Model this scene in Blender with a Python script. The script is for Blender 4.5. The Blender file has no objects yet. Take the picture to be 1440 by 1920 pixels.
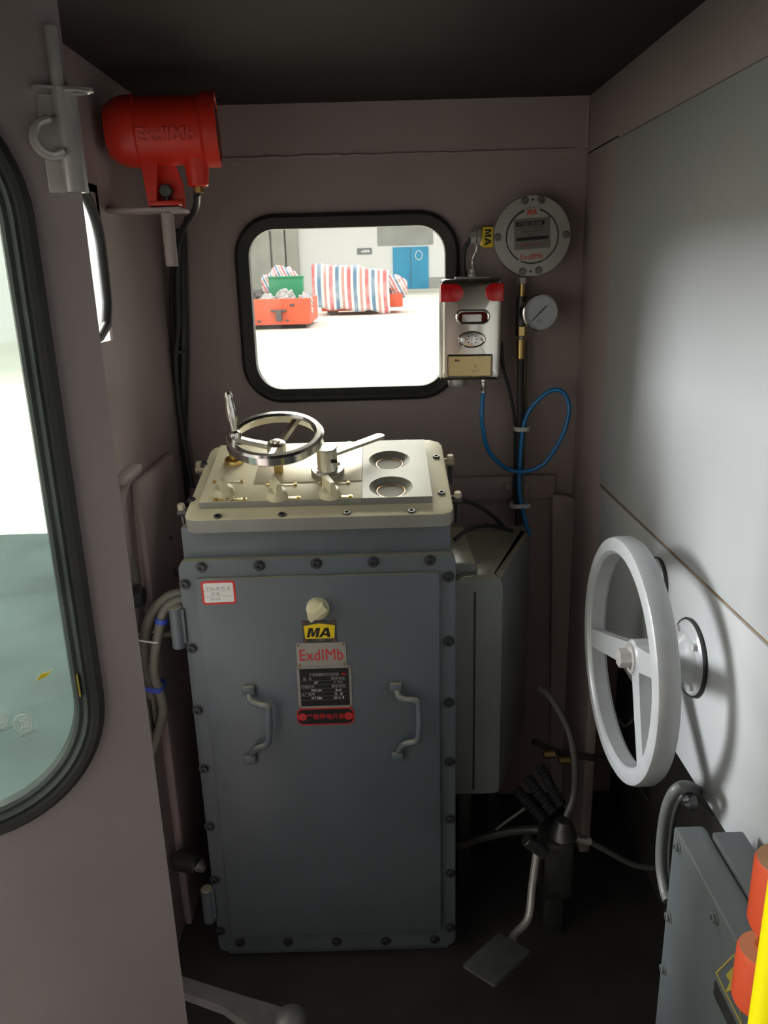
import bpy, bmesh, math, random
from mathutils import Vector, Matrix
random.seed(7)
S = bpy.context.scene
COL = S.collection

# ------------------------------------------------------------------ camera
FPX, CX, CY = 1480.0, 720.0, 960.0
CAM = Vector((0, 0, 1.42))
_fw = Vector((705 - CX, 510 - CY, FPX)).normalized()          # world +Y in lens axes (x right, y down, z ahead)
_dn = Vector((130.0, 4840.0, FPX)); _dn = (_dn - _fw * _dn.dot(_fw)).normalized()
_rt = _dn.cross(_fw)
RM = Matrix((_rt, _fw, -_dn))
cd = bpy.data.cameras.new('camera'); cam = bpy.data.objects.new('camera', cd); COL.objects.link(cam)
cd.sensor_fit = 'HORIZONTAL'; cd.sensor_width = 36; cd.lens = FPX / 1440 * 36; cd.clip_start = 0.02; cd.clip_end = 500
_m = Matrix((RM @ Vector((1, 0, 0)), RM @ Vector((0, -1, 0)), RM @ Vector((0, 0, -1)))).transposed().to_4x4()
_m.translation = CAM; cam.matrix_world = _m
S.camera = cam

# ------------------------------------------------------------------ world, lights, exposure
w = bpy.data.worlds.new('overcast'); S.world = w; w.use_nodes = True
w.node_tree.nodes['Background'].inputs[0].default_value = (1.0, 0.99, 0.95, 1)
w.node_tree.nodes['Background'].inputs[1].default_value = 0.62


def area(name, loc, target, sx, sy, power, color=(1, 1, 1)):
    d = bpy.data.lights.new(name, 'AREA'); d.shape = 'RECTANGLE'; d.size = sx; d.size_y = sy
    d.energy = power; d.color = color
    o = bpy.data.objects.new(name, d); COL.objects.link(o); o.location = loc
    o.rotation_euler = (Vector(target) - Vector(loc)).to_track_quat('-Z', 'Y').to_euler()
    return o


area('hall_skylight', (-1, 11, 10), (0, 1.5, 1.0), 16, 9, 10500, (1, 0.97, 0.86))
area('hall_fill_light', (0, 40, 13), (0, 40, 0), 56, 68, 27000, (1, 0.99, 0.96))  # added fill panel that brightens the hall; no such roof lamp is known
area('left_key_light', (-8.5, 2.3, 3.2), (0.3, 1.1, 0.95), 2.0, 2.0, 950, (0.96, 0.98, 1.0))  # added key lamp for the light from the left; no gate is known
S.view_settings.view_transform = 'Standard'; S.view_settings.look = 'None'
S.view_settings.exposure = 0.0; S.view_settings.gamma = 1.0; S.view_settings.use_curve_mapping = False
S.cycles.max_bounces = 8; S.cycles.transparent_max_bounces = 16
S.cycles.sample_clamp_indirect = 6.0


def ray(px, py): return RM @ Vector((px - CX, py - CY, FPX))
def at_y(px, py, Y): d = ray(px, py); return CAM + d * (Y / d.y)
def at_x(px, py, X): d = ray(px, py); return CAM + d * (X / d.x)
def at_z(px, py, Z): d = ray(px, py); return CAM + d * ((Z - CAM.z) / d.z)
def at_plane(px, py, o, n): d = ray(px, py); return CAM + d * ((o - CAM).dot(n) / d.dot(n))


# ------------------------------------------------------------------ materials
M = {}


def mat(name, col, rough=0.5, metal=0.0, var=0.0, scale=12.0, bump=0.0, bscale=60.0, dust_light=None, dust_light_amt=0.9, coat=0.0, spec=0.5, emit=0.0):
    m = bpy.data.materials.new(name); m.use_nodes = True; M[name] = m
    nt = m.node_tree; N = nt.nodes; L = nt.links; b = N['Principled BSDF']
    b.inputs['Roughness'].default_value = rough; b.inputs['Metallic'].default_value = metal
    b.inputs['Coat Weight'].default_value = coat
    b.inputs['Specular IOR Level'].default_value = spec
    c4 = (*col, 1)
    tc = N.new('ShaderNodeTexCoord')
    out = None
    if var > 0:
        nz = N.new('ShaderNodeTexNoise'); nz.inputs['Scale'].default_value = scale; nz.inputs['Detail'].default_value = 5
        L.new(tc.outputs['Object'], nz.inputs['Vector'])
        r = N.new('ShaderNodeValToRGB'); r.color_ramp.elements[0].position = 0.3; r.color_ramp.elements[1].position = 0.7
        r.color_ramp.elements[0].color = (*[max(0, x * (1 - var)) for x in col], 1)
        r.color_ramp.elements[1].color = (*[min(1, x * (1 + var)) for x in col], 1)
        L.new(nz.outputs['Fac'], r.inputs['Fac']); out = r.outputs['Color']
    if dust_light:  # tint on upward faces: dust, and on the orange lugs painted light
        g = N.new('ShaderNodeNewGeometry'); sp = N.new('ShaderNodeSeparateXYZ'); L.new(g.outputs['Normal'], sp.inputs[0])
        mr = N.new('ShaderNodeMapRange'); mr.inputs['From Min'].default_value = 0.35; mr.inputs['From Max'].default_value = 0.85
        L.new(sp.outputs['Z'], mr.inputs['Value'])
        n2 = N.new('ShaderNodeTexNoise'); n2.inputs['Scale'].default_value = 9; n2.inputs['Detail'].default_value = 6
        L.new(tc.outputs['Object'], n2.inputs['Vector'])
        m2 = N.new('ShaderNodeMapRange'); m2.inputs['From Min'].default_value = 0.3; m2.inputs['From Max'].default_value = 0.6
        m2.inputs['To Min'].default_value = dust_light_amt * 0.75; m2.inputs['To Max'].default_value = dust_light_amt
        L.new(n2.outputs['Fac'], m2.inputs['Value'])
        mu = N.new('ShaderNodeMath'); mu.operation = 'MULTIPLY'; L.new(mr.outputs[0], mu.inputs[0]); L.new(m2.outputs[0], mu.inputs[1])
        mx = N.new('ShaderNodeMix'); mx.data_type = 'RGBA'; L.new(mu.outputs[0], mx.inputs[0])
        if out: L.new(out, mx.inputs[6])
        else: mx.inputs[6].default_value = c4
        mx.inputs[7].default_value = (*dust_light, 1); out = mx.outputs[2]
    if out: L.new(out, b.inputs['Base Color'])
    else: b.inputs['Base Color'].default_value = c4
    if bump > 0:
        nb = N.new('ShaderNodeTexNoise'); nb.inputs['Scale'].default_value = bscale; nb.inputs['Detail'].default_value = 4
        L.new(tc.outputs['Object'], nb.inputs['Vector'])
        bp = N.new('ShaderNodeBump'); bp.inputs['Strength'].default_value = bump; bp.inputs['Distance'].default_value = 0.004
        L.new(nb.outputs['Fac'], bp.inputs['Height']); L.new(bp.outputs['Normal'], b.inputs['Normal'])
    if emit > 0:
        b.inputs['Emission Color'].default_value = c4; b.inputs['Emission Strength'].default_value = emit
    return m


def glass(name, tint, haze, hazecol, gloss=0.08):
    m = bpy.data.materials.new(name); m.use_nodes = True; M[name] = m
    nt = m.node_tree; N = nt.nodes; L = nt.links; N.remove(N['Principled BSDF']); o = N['Material Output']
    t = N.new('ShaderNodeBsdfTransparent'); t.inputs[0].default_value = (*tint, 1)
    d = N.new('ShaderNodeBsdfDiffuse'); d.inputs[0].default_value = (*hazecol, 1)
    g = N.new('ShaderNodeBsdfGlossy'); g.inputs['Roughness'].default_value = 0.03
    tc = N.new('ShaderNodeTexCoord'); nz = N.new('ShaderNodeTexNoise'); nz.inputs['Scale'].default_value = 6; nz.inputs['Detail'].default_value = 7
    L.new(tc.outputs['Object'], nz.inputs['Vector'])
    mr = N.new('ShaderNodeMapRange'); mr.inputs['From Min'].default_value = 0.3; mr.inputs['From Max'].default_value = 0.7
    mr.inputs['To Min'].default_value = haze * 0.6; mr.inputs['To Max'].default_value = haze * 1.4; L.new(nz.outputs['Fac'], mr.inputs['Value'])
    m1 = N.new('ShaderNodeMixShader'); L.new(mr.outputs[0], m1.inputs[0]); L.new(t.outputs[0], m1.inputs[1]); L.new(d.outputs[0], m1.inputs[2])
    lw = N.new('ShaderNodeFresnel'); lw.inputs[0].default_value = 1.45
    m2 = N.new('ShaderNodeMixShader'); L.new(lw.outputs[0], m2.inputs[0]); L.new(m1.outputs[0], m2.inputs[1]); L.new(g.outputs[0], m2.inputs[2])
    L.new(m2.outputs[0], o.inputs['Surface'])
    return m


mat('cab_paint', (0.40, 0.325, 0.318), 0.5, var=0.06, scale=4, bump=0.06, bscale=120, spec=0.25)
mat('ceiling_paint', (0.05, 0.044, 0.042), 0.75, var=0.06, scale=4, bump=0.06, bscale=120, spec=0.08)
mat('door_paint', (0.34, 0.285, 0.29), 0.5, var=0.07, scale=5, bump=0.06, bscale=140)
mat('panel_paint', (0.46, 0.475, 0.485), 0.36, var=0.03, scale=3, bump=0.05, bscale=90)
mat('slate_paint', (0.115, 0.137, 0.155), 0.38, var=0.08, scale=7, bump=0.05, bscale=150, dust_light=(0.42, 0.39, 0.28), dust_light_amt=0.75)
mat('slate_dusty', (0.27, 0.27, 0.24), 0.5, var=0.1, scale=10, bump=0.05, bscale=150, dust_light=(0.84, 0.76, 0.52), dust_light_amt=0.95)
mat('lid_grey', (0.2, 0.21, 0.2), 0.5, var=0.1, scale=10, bump=0.05, bscale=150, dust_light=(0.5, 0.47, 0.36), dust_light_amt=0.7)
mat('side_paint', (0.12, 0.135, 0.145), 0.38, var=0.06, scale=7, bump=0.05, bscale=150)
mat('pedal_grey', (0.1, 0.1, 0.095), 0.5, var=0.2, scale=30)
mat('label_dull', (0.45, 0.36, 0.05), 0.6)
mat('wrap_grey', (0.4, 0.39, 0.38), 0.5, var=0.7, scale=5)
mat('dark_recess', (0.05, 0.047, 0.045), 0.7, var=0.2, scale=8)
mat('floor_rubber', (0.045, 0.042, 0.04), 0.75, var=0.2, scale=10, bump=0.1, bscale=80)
mat('rubber', (0.028, 0.028, 0.027), 0.55, var=0.15, scale=20, bump=0.04)
mat('seal_rubber', (0.085, 0.105, 0.1), 0.45, var=0.2, scale=14)
mat('cable_black', (0.03, 0.034, 0.036), 0.4)
mat('hose_grey', (0.19, 0.18, 0.15), 0.55, var=0.15, scale=30)
mat('hose_dark', (0.06, 0.06, 0.055), 0.45, var=0.2, scale=30)
mat('tube_grey', (0.1, 0.098, 0.09), 0.3)
mat('jbox_paint', (0.2, 0.215, 0.22), 0.36, var=0.06, scale=7, bump=0.05, bscale=150, dust_light=(0.42, 0.39, 0.26), dust_light_amt=0.8)
mat('tie_blue', (0.05, 0.1, 0.55), 0.4)
mat('tie_white', (0.75, 0.75, 0.72), 0.45)
mat('tube_blue', (0.012, 0.24, 0.62), 0.25, coat=0.3)
mat('chrome', (0.88, 0.87, 0.82), 0.16, 1.0)
mat('bolt_steel', (0.26, 0.25, 0.23), 0.35, 0.8)
mat('plate_grey', (0.2, 0.2, 0.18), 0.45, 0.3)
mat('chrome_plate', (0.8, 0.76, 0.68), 0.13, 1.0, bump=0.25, bscale=5)
mat('brushed', (0.74, 0.72, 0.64), 0.34, 1.0, var=0.08, scale=40)
mat('aluminium', (0.5, 0.49, 0.46), 0.42, 0.75, var=0.06, scale=25, bump=0.08, bscale=160)
mat('steel_dark', (0.11, 0.11, 0.11), 0.38, 0.7, var=0.2, scale=60)
mat('bolt_black', (0.05, 0.055, 0.06), 0.35, 0.4)
mat('silver_paint', (0.42, 0.435, 0.45), 0.33, 0.1, var=0.05, scale=30, bump=0.1, bscale=90)
mat('brass', (0.72, 0.53, 0.2), 0.28, 1.0)
mat('brass_plate', (0.74, 0.6, 0.3), 0.25, 1.0, bump=0.1, bscale=20)
mat('cream_knob', (0.72, 0.66, 0.44), 0.4, var=0.06, scale=40)
mat('tan_plate', (0.5, 0.44, 0.31), 0.45, 0.2, var=0.06, scale=20)
mat('lamp_red', (0.72, 0.035, 0.018), 0.36, var=0.08, scale=14, bump=0.06, bscale=70)
mat('lug_orange', (1.0, 0.13, 0.05), 0.4, var=0.05, scale=20, dust_light=(0.85, 0.5, 0.27), dust_light_amt=1.0)  # tan on upward faces is light from above put into the colour
mat('yellow_paint', (0.95, 0.82, 0.0), 0.4)
mat('lens_red', (0.75, 0.01, 0.015), 0.15, coat=0.4)
mat('display_red', (0.10, 0.006, 0.004), 0.35, spec=0.15)
mat('white_dial', (0.52, 0.55, 0.62), 0.5)
mat('print_black', (0.012, 0.012, 0.014), 0.5)
mat('print_red', (0.62, 0.03, 0.03), 0.5)
mat('print_white', (0.8, 0.8, 0.78), 0.5)
mat('print_grey', (0.32, 0.32, 0.32), 0.5)
mat('print_yellow', (0.9, 0.66, 0.01), 0.5)
mat('plate_black', (0.014, 0.015, 0.015), 0.4)
mat('plate_red', (0.5, 0.02, 0.02), 0.45)
mat('copper', (0.5, 0.26, 0.15), 0.35, 1.0)
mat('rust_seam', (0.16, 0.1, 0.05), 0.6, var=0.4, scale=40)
mat('galv', (0.5, 0.48, 0.47), 0.36, 0.35, var=0.1, scale=30)
mat('gusset_olive', (0.1, 0.095, 0.065), 0.7, var=0.2, scale=12)
mat('lever_grey', (0.2, 0.195, 0.19), 0.4, 0.3, var=0.1, scale=30)
mat('conduit_grey', (0.1, 0.105, 0.1), 0.45, var=0.1, scale=30)
mat('olive_dust', (0.2, 0.19, 0.13), 0.7, var=0.2, scale=12)
mat('hall_floor', (0.62, 0.6, 0.52), 0.7, var=0.05, scale=0.4)
mat('slab_dark_green', (0.045, 0.058, 0.056), 0.9, var=0.3, scale=1.2, spec=0.05)
mat('hall_white', (0.85, 0.85, 0.83), 0.8)
mat('hall_grey', (0.36, 0.37, 0.34), 0.8, var=0.12, scale=0.5)
mat('hall_column', (0.42, 0.42, 0.37), 0.8, var=0.1, scale=0.6)
mat('hall_door_blue', (0.03, 0.32, 0.55), 0.6, var=0.08, scale=1.0)
mat('truck_orange', (0.8, 0.12, 0.05), 0.5, var=0.08, scale=2)
mat('truck_dark', (0.1, 0.09, 0.09), 0.6)
mat('crate_green', (0.03, 0.3, 0.14), 0.6)
mat('sign_grey', (0.22, 0.23, 0.25), 0.6)
glass('pane_clear', (0.97, 0.98, 0.97), 0.025, (0.8, 0.8, 0.8))
glass('pane_dirty', (0.82, 0.88, 0.86), 0.065, (0.4, 0.45, 0.43))


def striped(name, seg, horiz=False):
    m = bpy.data.materials.new(name); m.use_nodes = True; M[name] = m
    nt = m.node_tree; N = nt.nodes; L = nt.links; b = N['Principled BSDF']; b.inputs['Roughness'].default_value = 0.6
    at = N.new('ShaderNodeAttribute'); at.attribute_name = 'stripe'
    mu = N.new('ShaderNodeMath'); mu.operation = 'FRACT'; L.new(at.outputs['Fac'], mu.inputs[0])
    r = N.new('ShaderNodeValToRGB'); r.color_ramp.interpolation = 'CONSTANT'
    e = r.color_ramp.elements
    e[0].position = 0; e[0].color = seg[0][1] + (1,)
    e[1].position = seg[1][0]; e[1].color = seg[1][1] + (1,)
    for p, c in seg[2:]:
        x = e.new(p); x.color = c + (1,)
    L.new(mu.outputs[0], r.inputs['Fac'])
    nz = N.new('ShaderNodeTexNoise'); nz.inputs['Scale'].default_value = 1.5; nz.inputs['Detail'].default_value = 6
    tc = N.new('ShaderNodeTexCoord'); L.new(tc.outputs['Object'], nz.inputs['Vector'])
    mx = N.new('ShaderNodeMix'); mx.data_type = 'RGBA'; mx.inputs[7].default_value = (0.75, 0.75, 0.74, 1)
    mr = N.new('ShaderNodeMapRange'); mr.inputs['From Min'].default_value = 0.45; mr.inputs['From Max'].default_value = 0.75; mr.inputs['To Max'].default_value = 0.5
    L.new(nz.outputs['Fac'], mr.inputs['Value']); L.new(mr.outputs[0], mx.inputs[0]); L.new(r.outputs[0], mx.inputs[6])
    L.new(mx.outputs[2], b.inputs['Base Color'])


WH = (0.72, 0.71, 0.7); RD = (0.62, 0.16, 0.17); BL = (0.13, 0.24, 0.36)
striped('tarp_stripe', [(0, RD), (0.2, WH), (0.34, BL), (0.54, WH), (0.7, (0.6, 0.3, 0.26)), (0.84, WH)])


# ------------------------------------------------------------------ mesh builder
class Frame:
    """local (u, v, n) -> world"""
    def __init__(s, o, u, v):
        s.o = Vector(o); s.u = Vector(u).normalized(); s.v = Vector(v).normalized(); s.n = s.u.cross(s.v)
    def p(s, a, b, c=0.0): return s.o + s.u * a + s.v * b + s.n * c
    def shift(s, a, b, c=0.0): return Frame(s.p(a, b, c), s.u, s.v)
    def spin(s, ang):
        c, k = math.cos(ang), math.sin(ang)
        return Frame(s.o, s.u * c + s.v * k, s.v * c - s.u * k)
    def mx(s):
        m = Matrix((s.u, s.v, s.n)).transposed().to_4x4(); m.translation = s.o; return m
    def uv(s, P): d = P - s.o; return d.dot(s.u), d.dot(s.v)


WORLD = Frame((0, 0, 0), (1, 0, 0), (0, 1, 0))


def rrect(w, h, r, n=6):
    pts = []
    for cx, cy, a0 in ((w / 2 - r, h / 2 - r, 0), (-w / 2 + r, h / 2 - r, 90), (-w / 2 + r, -h / 2 + r, 180), (w / 2 - r, -h / 2 + r, 270)):
        for i in range(n + 1):
            a = math.radians(a0 + 90 * i / n); pts.append((cx + r * math.cos(a), cy + r * math.sin(a)))
    return pts


def circ(r, n=32, ry=None): return [(r * math.cos(2 * math.pi * i / n), (ry or r) * math.sin(2 * math.pi * i / n)) for i in range(n)]


def smooth_path(pts, sub=8, closed=False):
    P = [Vector(p) for p in pts]; out = []
    n = len(P)
    rng = range(n) if closed else range(n - 1)
    for i in rng:
        p1, p2 = P[i], P[(i + 1) % n]
        p0 = P[i - 1] if (i > 0 or closed) else p1 * 2 - p2
        p3 = P[(i + 2) % n] if (i + 2 < n or closed) else p2 * 2 - p1
        for k in range(sub):
            t = k / sub
            out.append(0.5 * ((2 * p1) + (p2 - p0) * t + (2 * p0 - 5 * p1 + 4 * p2 - p3) * t * t + (3 * p1 - p0 - 3 * p2 + p3) * t ** 3))
    if not closed: out.append(P[-1])
    return out


class MB:
    def __init__(s): s.v = []; s.f = []
    def add(s, vs, fs):
        k = len(s.v); s.v += [Vector(x) for x in vs]; s.f += [tuple(i + k for i in f) for f in fs]; return s
    def box(s, lo, hi, bev=0.0, fr=WORLD, seg=2):
        bm = bmesh.new(); bmesh.ops.create_cube(bm, size=1)
        for q in bm.verts:
            q.co = Vector([(lo[i] + hi[i]) / 2 + q.co[i] * (hi[i] - lo[i]) for i in range(3)])
        if bev > 0: bmesh.ops.bevel(bm, geom=list(bm.edges), offset=bev, segments=seg, profile=0.5, affect='EDGES')
        bm.verts.index_update()
        s.add([fr.p(*q.co) for q in bm.verts], [[q.index for q in f.verts] for f in bm.faces]); bm.free(); return s
    def loops(s, rings, close_start=True, close_end=True, ring_closed=True, loop=False):
        n = len(rings[0]); vs = [p for r in rings for p in r]; fs = []
        m = len(rings)
        for i in range(m if loop else m - 1):
            j = (i + 1) % m
            for k in range(n if ring_closed else n - 1):
                k2 = (k + 1) % n
                fs.append((i * n + k, i * n + k2, j * n + k2, j * n + k))
        if not loop:
            if close_start: fs.append(tuple(range(n))[::-1])
            if close_end: fs.append(tuple((m - 1) * n + k for k in range(n)))
        return s.add(vs, fs)
    def prism(s, outline, fr, c0, c1, bev=0.0):
        """extruded outline from n=c0 to n=c1 (c1 on top); bevel on the top edge"""
        def ring(sc, c):
            if sc == 0: return [fr.p(a, b, c) for a, b in outline]
            n = len(outline); out = []
            for i in range(n):
                a = Vector(outline[i - 1]); b = Vector(outline[i]); d = Vector(outline[(i + 1) % n])
                t = (d - a);
                if t.length < 1e-9: t = Vector((1, 0))
                t.normalize(); nn = Vector((-t.y, t.x))
                q = b + nn * sc; out.append(fr.p(q.x, q.y, c))
            return out
        rings = [ring(0, c0)]
        if bev > 0: rings += [ring(0, c1 - bev), ring(bev * 0.3, c1 - bev * 0.3), ring(bev, c1)]
        else: rings += [ring(0, c1)]
        return s.loops(rings)
    def lathe(s, prof, fr, n=32, ca=True, cb=True):
        """profile [(radius, height along n)]"""
        rings = [[fr.p(r * math.cos(2 * math.pi * i / n), r * math.sin(2 * math.pi * i / n), h) for i in range(n)] for r, h in prof]
        return s.loops(rings, ca, cb)
    def cyl(s, a, b, r, r2=None, n=20):
        a = Vector(a); b = Vector(b); d = (b - a); L = d.length; q = d.to_track_quat('Z', 'Y')
        fr = Frame(a, q @ Vector((1, 0, 0)), q @ Vector((0, 1, 0)))
        e = min(r, r2 or r) * 0.12
        return s.lathe([(r - e, 0), (r, e), (r2 or r, L - e), ((r2 or r) - e, L)], fr, n)
    def tube(s, pts, r, n=10, closed=False, rad=None):
        P = [Vector(p) for p in pts]; m = len(P); rings = []
        up = None
        for i in range(m):
            if closed: t = P[(i + 1) % m] - P[i - 1]
            else: t = P[min(i + 1, m - 1)] - P[max(i - 1, 0)]
            t.normalize()
            if up is None: up = t.orthogonal().normalized()
            up = (up - t * up.dot(t)).normalized(); sd = t.cross(up)
            rr = rad(i / (m - 1)) if rad else r
            rings.append([P[i] + up * (rr * math.cos(2 * math.pi * k / n)) + sd * (rr * math.sin(2 * math.pi * k / n)) for k in range(n)])
        return s.loops(rings, loop=closed)
    def ring_plate(s, outer, inner, fr, c0, c1):
        """plate with a hole: outer and inner outlines of equal count"""
        n = len(outer)
        rings = [[fr.p(a, b, c1) for a, b in inner], [fr.p(a, b, c1) for a, b in outer], [fr.p(a, b, c0) for a, b in outer], [fr.p(a, b, c0) for a, b in inner]]
        return s.loops(rings, loop=True)
    def sweep_ring(s, outline, prof, fr):
        """sweep profile [(inward offset, height)] around outline, closed both ways"""
        n = len(outline); nor = []
        for i in range(n):
            t = Vector(outline[(i + 1) % n]) - Vector(outline[i - 1]); t.normalize(); nor.append(Vector((-t.y, t.x)))
        rings = [[fr.p(outline[i][0] + nor[i].x * a, outline[i][1] + nor[i].y * a, c) for i in range(n)] for a, c in prof]
        return s.loops(rings, loop=True)
    def mesh(s, name, smooth=35):
        me = bpy.data.meshes.new(name); me.from_pydata([tuple(v) for v in s.v], [], s.f)
        bm = bmesh.new(); bm.from_mesh(me); bmesh.ops.recalc_face_normals(bm, faces=bm.faces); bm.to_mesh(me); bm.free()
        if smooth:
            me.polygons.foreach_set('use_smooth', [True] * len(me.polygons)); me.set_sharp_from_angle(angle=math.radians(smooth))
        me.update(); return me
    def obj(s, name, m, parent=None, smooth=35, label=None):
        me = s.mesh(name, smooth); me.materials.append(M[m]); return link(name, me, parent, None, label)


def world_of(o):
    x = Matrix.Identity(4)
    while o: x = o.matrix_basis @ x; o = o.parent
    return x


def link(name, me, parent=None, mx=None, label=None):
    o = bpy.data.objects.new(name, me); COL.objects.link(o)
    b = mx or Matrix.Identity(4)
    if parent:
        o.parent = parent; b = world_of(parent).inverted() @ b
    o.matrix_basis = b
    if label: o['label'] = label
    return o


def thing(name, label, cat, loc=(0, 0, 0), group=None):
    o = bpy.data.objects.new(name, None); o.empty_display_size = 0.05; COL.objects.link(o); o.location = loc
    return tag(o, label, cat, group)


def tag(o, label, cat, group=None):
    o['label'] = label; o['category'] = cat
    if group: o['group'] = group
    return o


def struct(o, label=None):
    o['kind'] = 'structure'
    if label: o['label'] = label
    return o


_txt = {}


def text(name, s, size, fr, m, parent, ex=0.0006, bold=0.0, shear=0.0, wide=None, label=None):
    """lettering centred on fr, readable along u, raised along n; wide = exact width"""
    key = (s, size, ex, bold, shear, wide, m)
    if key not in _txt:
        cu = bpy.data.curves.new('t', 'FONT'); cu.body = s; cu.size = size; cu.align_x = 'CENTER'; cu.align_y = 'CENTER'
        cu.extrude = ex; cu.offset = bold; cu.shear = shear; cu.resolution_u = 3
        o = bpy.data.objects.new('t', cu); COL.objects.link(o)
        dg = bpy.context.evaluated_depsgraph_get()
        me = bpy.data.meshes.new_from_object(o.evaluated_get(dg)); bpy.data.objects.remove(o); bpy.data.curves.remove(cu)
        xs = [v.co.x for v in me.vertices]; ys = [v.co.y for v in me.vertices]
        mx_, my_ = (min(xs) + max(xs)) / 2, (min(ys) + max(ys)) / 2
        k = wide / (max(xs) - min(xs)) if wide else 1
        for v in me.vertices: v.co.x = (v.co.x - mx_) * k; v.co.y -= my_
        me.materials.clear(); me.materials.append(M[m]); _txt[key] = me
    return link(name, _txt[key], parent, fr.mx(), label)


def ma_letters(name, h, w_, fr, m, parent, ex=0.0004, shear=0.0):
    """heavy M and A built from strokes, centred on fr, total width w_"""
    b = MB(); lw = w_ * 0.5
    def poly(pts, x0, sc):
        b.prism([(x0 + (x * sc) + shear * (y - 0.5) * h, (y - 0.5) * h) for x, y in pts], fr, 0, ex)
    m_ = [(0, 0), (0.27, 0), (0.27, 0.55), (0.42, 0.0), (0.58, 0.0), (0.73, 0.55), (0.73, 0), (1, 0), (1, 1), (0.66, 1), (0.5, 0.45), (0.34, 1), (0, 1)]
    # left stem, right stem and the V, as one outline split into convex strips
    for q in ([(0, 0), (0.25, 0), (0.25, 1), (0, 1)], [(0.75, 0), (1, 0), (1, 1), (0.75, 1)], [(0.2, 1), (0.40, 0.08), (0.5, 0.08), (0.5, 0.42), (0.36, 1)], [(0.64, 1), (0.5, 0.42), (0.5, 0.08), (0.60, 0.08), (0.8, 1)]):
        poly(q, -w_ / 2, lw * 0.97)
    for q in ([(0, 0), (0.27, 0), (0.52, 0.8), (0.52, 1), (0.34, 1)], [(0.73, 0), (1, 0), (0.66, 1), (0.48, 1), (0.48, 0.8)], [(0.28, 0.2), (0.72, 0.2), (0.68, 0.38), (0.32, 0.38)]):
        poly(q, 0.01 * w_, lw * 0.99)
    return b.obj(name, m, parent, smooth=0)


def hexpts(r): return [(r * math.cos(math.pi / 3 * i), r * math.sin(math.pi / 3 * i)) for i in range(6)]


def bolt_mesh(r, m='bolt_black', washer=True):
    """socket-head screw with washer, standing on n = 0"""
    b = MB()
    prof = []
    if washer: prof += [(r * 1.45, 0), (r * 1.45, r * 0.18), (r * 1.05, r * 0.22)]
    else: prof += [(r, 0)]
    prof += [(r, r * 0.3), (r, r * 0.75), (r * 0.88, r * 0.9), (r * 0.52, r * 0.9), (r * 0.45, r * 0.45)]
    b.lathe(prof, WORLD, 14)
    me = b.mesh('bolt'); me.materials.append(M[m]); return me


def hole_wall(rect, outline, fr, c0, c1, extra=None):
    """rectangle (a0,a1,b0,b1) with the outline cut out"""
    a0, a1, b0, b1 = rect
    cx = sum(p[0] for p in outline) / len(outline); cy = sum(p[1] for p in outline) / len(outline)
    outer = []
    for x, y in outline:
        dx, dy = x - cx, y - cy; t = 1e9
        if dx > 1e-9: t = min(t, (a1 - cx) / dx)
        if dx < -1e-9: t = min(t, (a0 - cx) / dx)
        if dy > 1e-9: t = min(t, (b1 - cy) / dy)
        if dy < -1e-9: t = min(t, (b0 - cy) / dy)
        outer.append([cx + dx * t, cy + dy * t])
    for c in ((a0, b0), (a0, b1), (a1, b0), (a1, b1)):
        i = min(range(len(outer)), key=lambda k: (outer[k][0] - c[0]) ** 2 + (outer[k][1] - c[1]) ** 2); outer[i] = list(c)
    return MB().ring_plate(outer, outline, fr, c0, c1)


def offs(outline, d):
    """outline moved inward by d (counter-clockwise outlines)"""
    n = len(outline); out = []
    for i in range(n):
        t = Vector(outline[(i + 1) % n]) - Vector(outline[i - 1]); t.normalize()
        out.append((outline[i][0] - t.y * d, outline[i][1] + t.x * d))
    return out


# ================================================================== SETTING
XL, XR, YF, ZC, YB = -0.48, 0.475, 1.90, 1.775, -0.75
FRONT = Frame((0, YF, 0), (1, 0, 0), (0, 0, 1))            # n = -Y, u = X, v = Z
LEFTW = Frame((XL, 0, 0), (0, 1, 0), (0, 0, 1))            # n = +X
RIGHTW = Frame((XR, 0, 0), (0, -1, 0), (0, 0, 1))          # n = -X

struct(MB().box((-0.53, YB - 0.03, -0.56), (0.66, 1.93, 0.0)).obj('floor', 'floor_rubber'))
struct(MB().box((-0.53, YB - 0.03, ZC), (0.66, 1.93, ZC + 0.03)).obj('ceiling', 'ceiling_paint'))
struct(MB().box((-0.53, YB - 0.03, 0), (0.66, YB, ZC)).obj('wall_rear', 'cab_paint'))
# front wall and its window
wl, wr = at_y(446, 570, YF).x, at_y(862, 570, YF).x
wt, wb = at_y(655, 397, YF).z, at_y(655, 752, YF).z
wcx, wcz, ww, wh = (wl + wr) / 2, (wt + wb) / 2, wr - wl, wt - wb
fr_win = FRONT.shift(wcx, wcz)
win_out = rrect(ww, wh, 0.095, 10)
cut = [(a + wcx, b + wcz) for a, b in offs(win_out, 0.014)]
wf = struct(hole_wall((-0.53, 0.66, 0, ZC), cut, FRONT, -0.03, 0).obj('wall_front', 'cab_paint'))
win = struct(MB().sweep_ring(win_out, [(0, 0), (0.002, 0.012), (0.010, 0.018), (0.018, 0.017), (0.026, 0.010), (0.033, 0.004), (0.033, -0.028), (0.014, -0.03), (0.014, 0)], fr_win)
             .obj('window_1', 'rubber'), 'rounded cab window in a black rubber seal above the control cabinet')
MB().prism(offs(win_out, 0.028), fr_win, -0.014, -0.009).obj('pane', 'pane_clear', win)
_wp = [FRONT.uv(at_y(px, py, 1.87)) for px, py in ((1036, 1400), (1118, 1400), (1116, 990), (1107, 960), (1090, 941), (1066, 930), (1036, 928))]
_wp[0] = (_wp[0][0], 0.0); _wp[1] = (_wp[1][0], 0.0)
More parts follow.
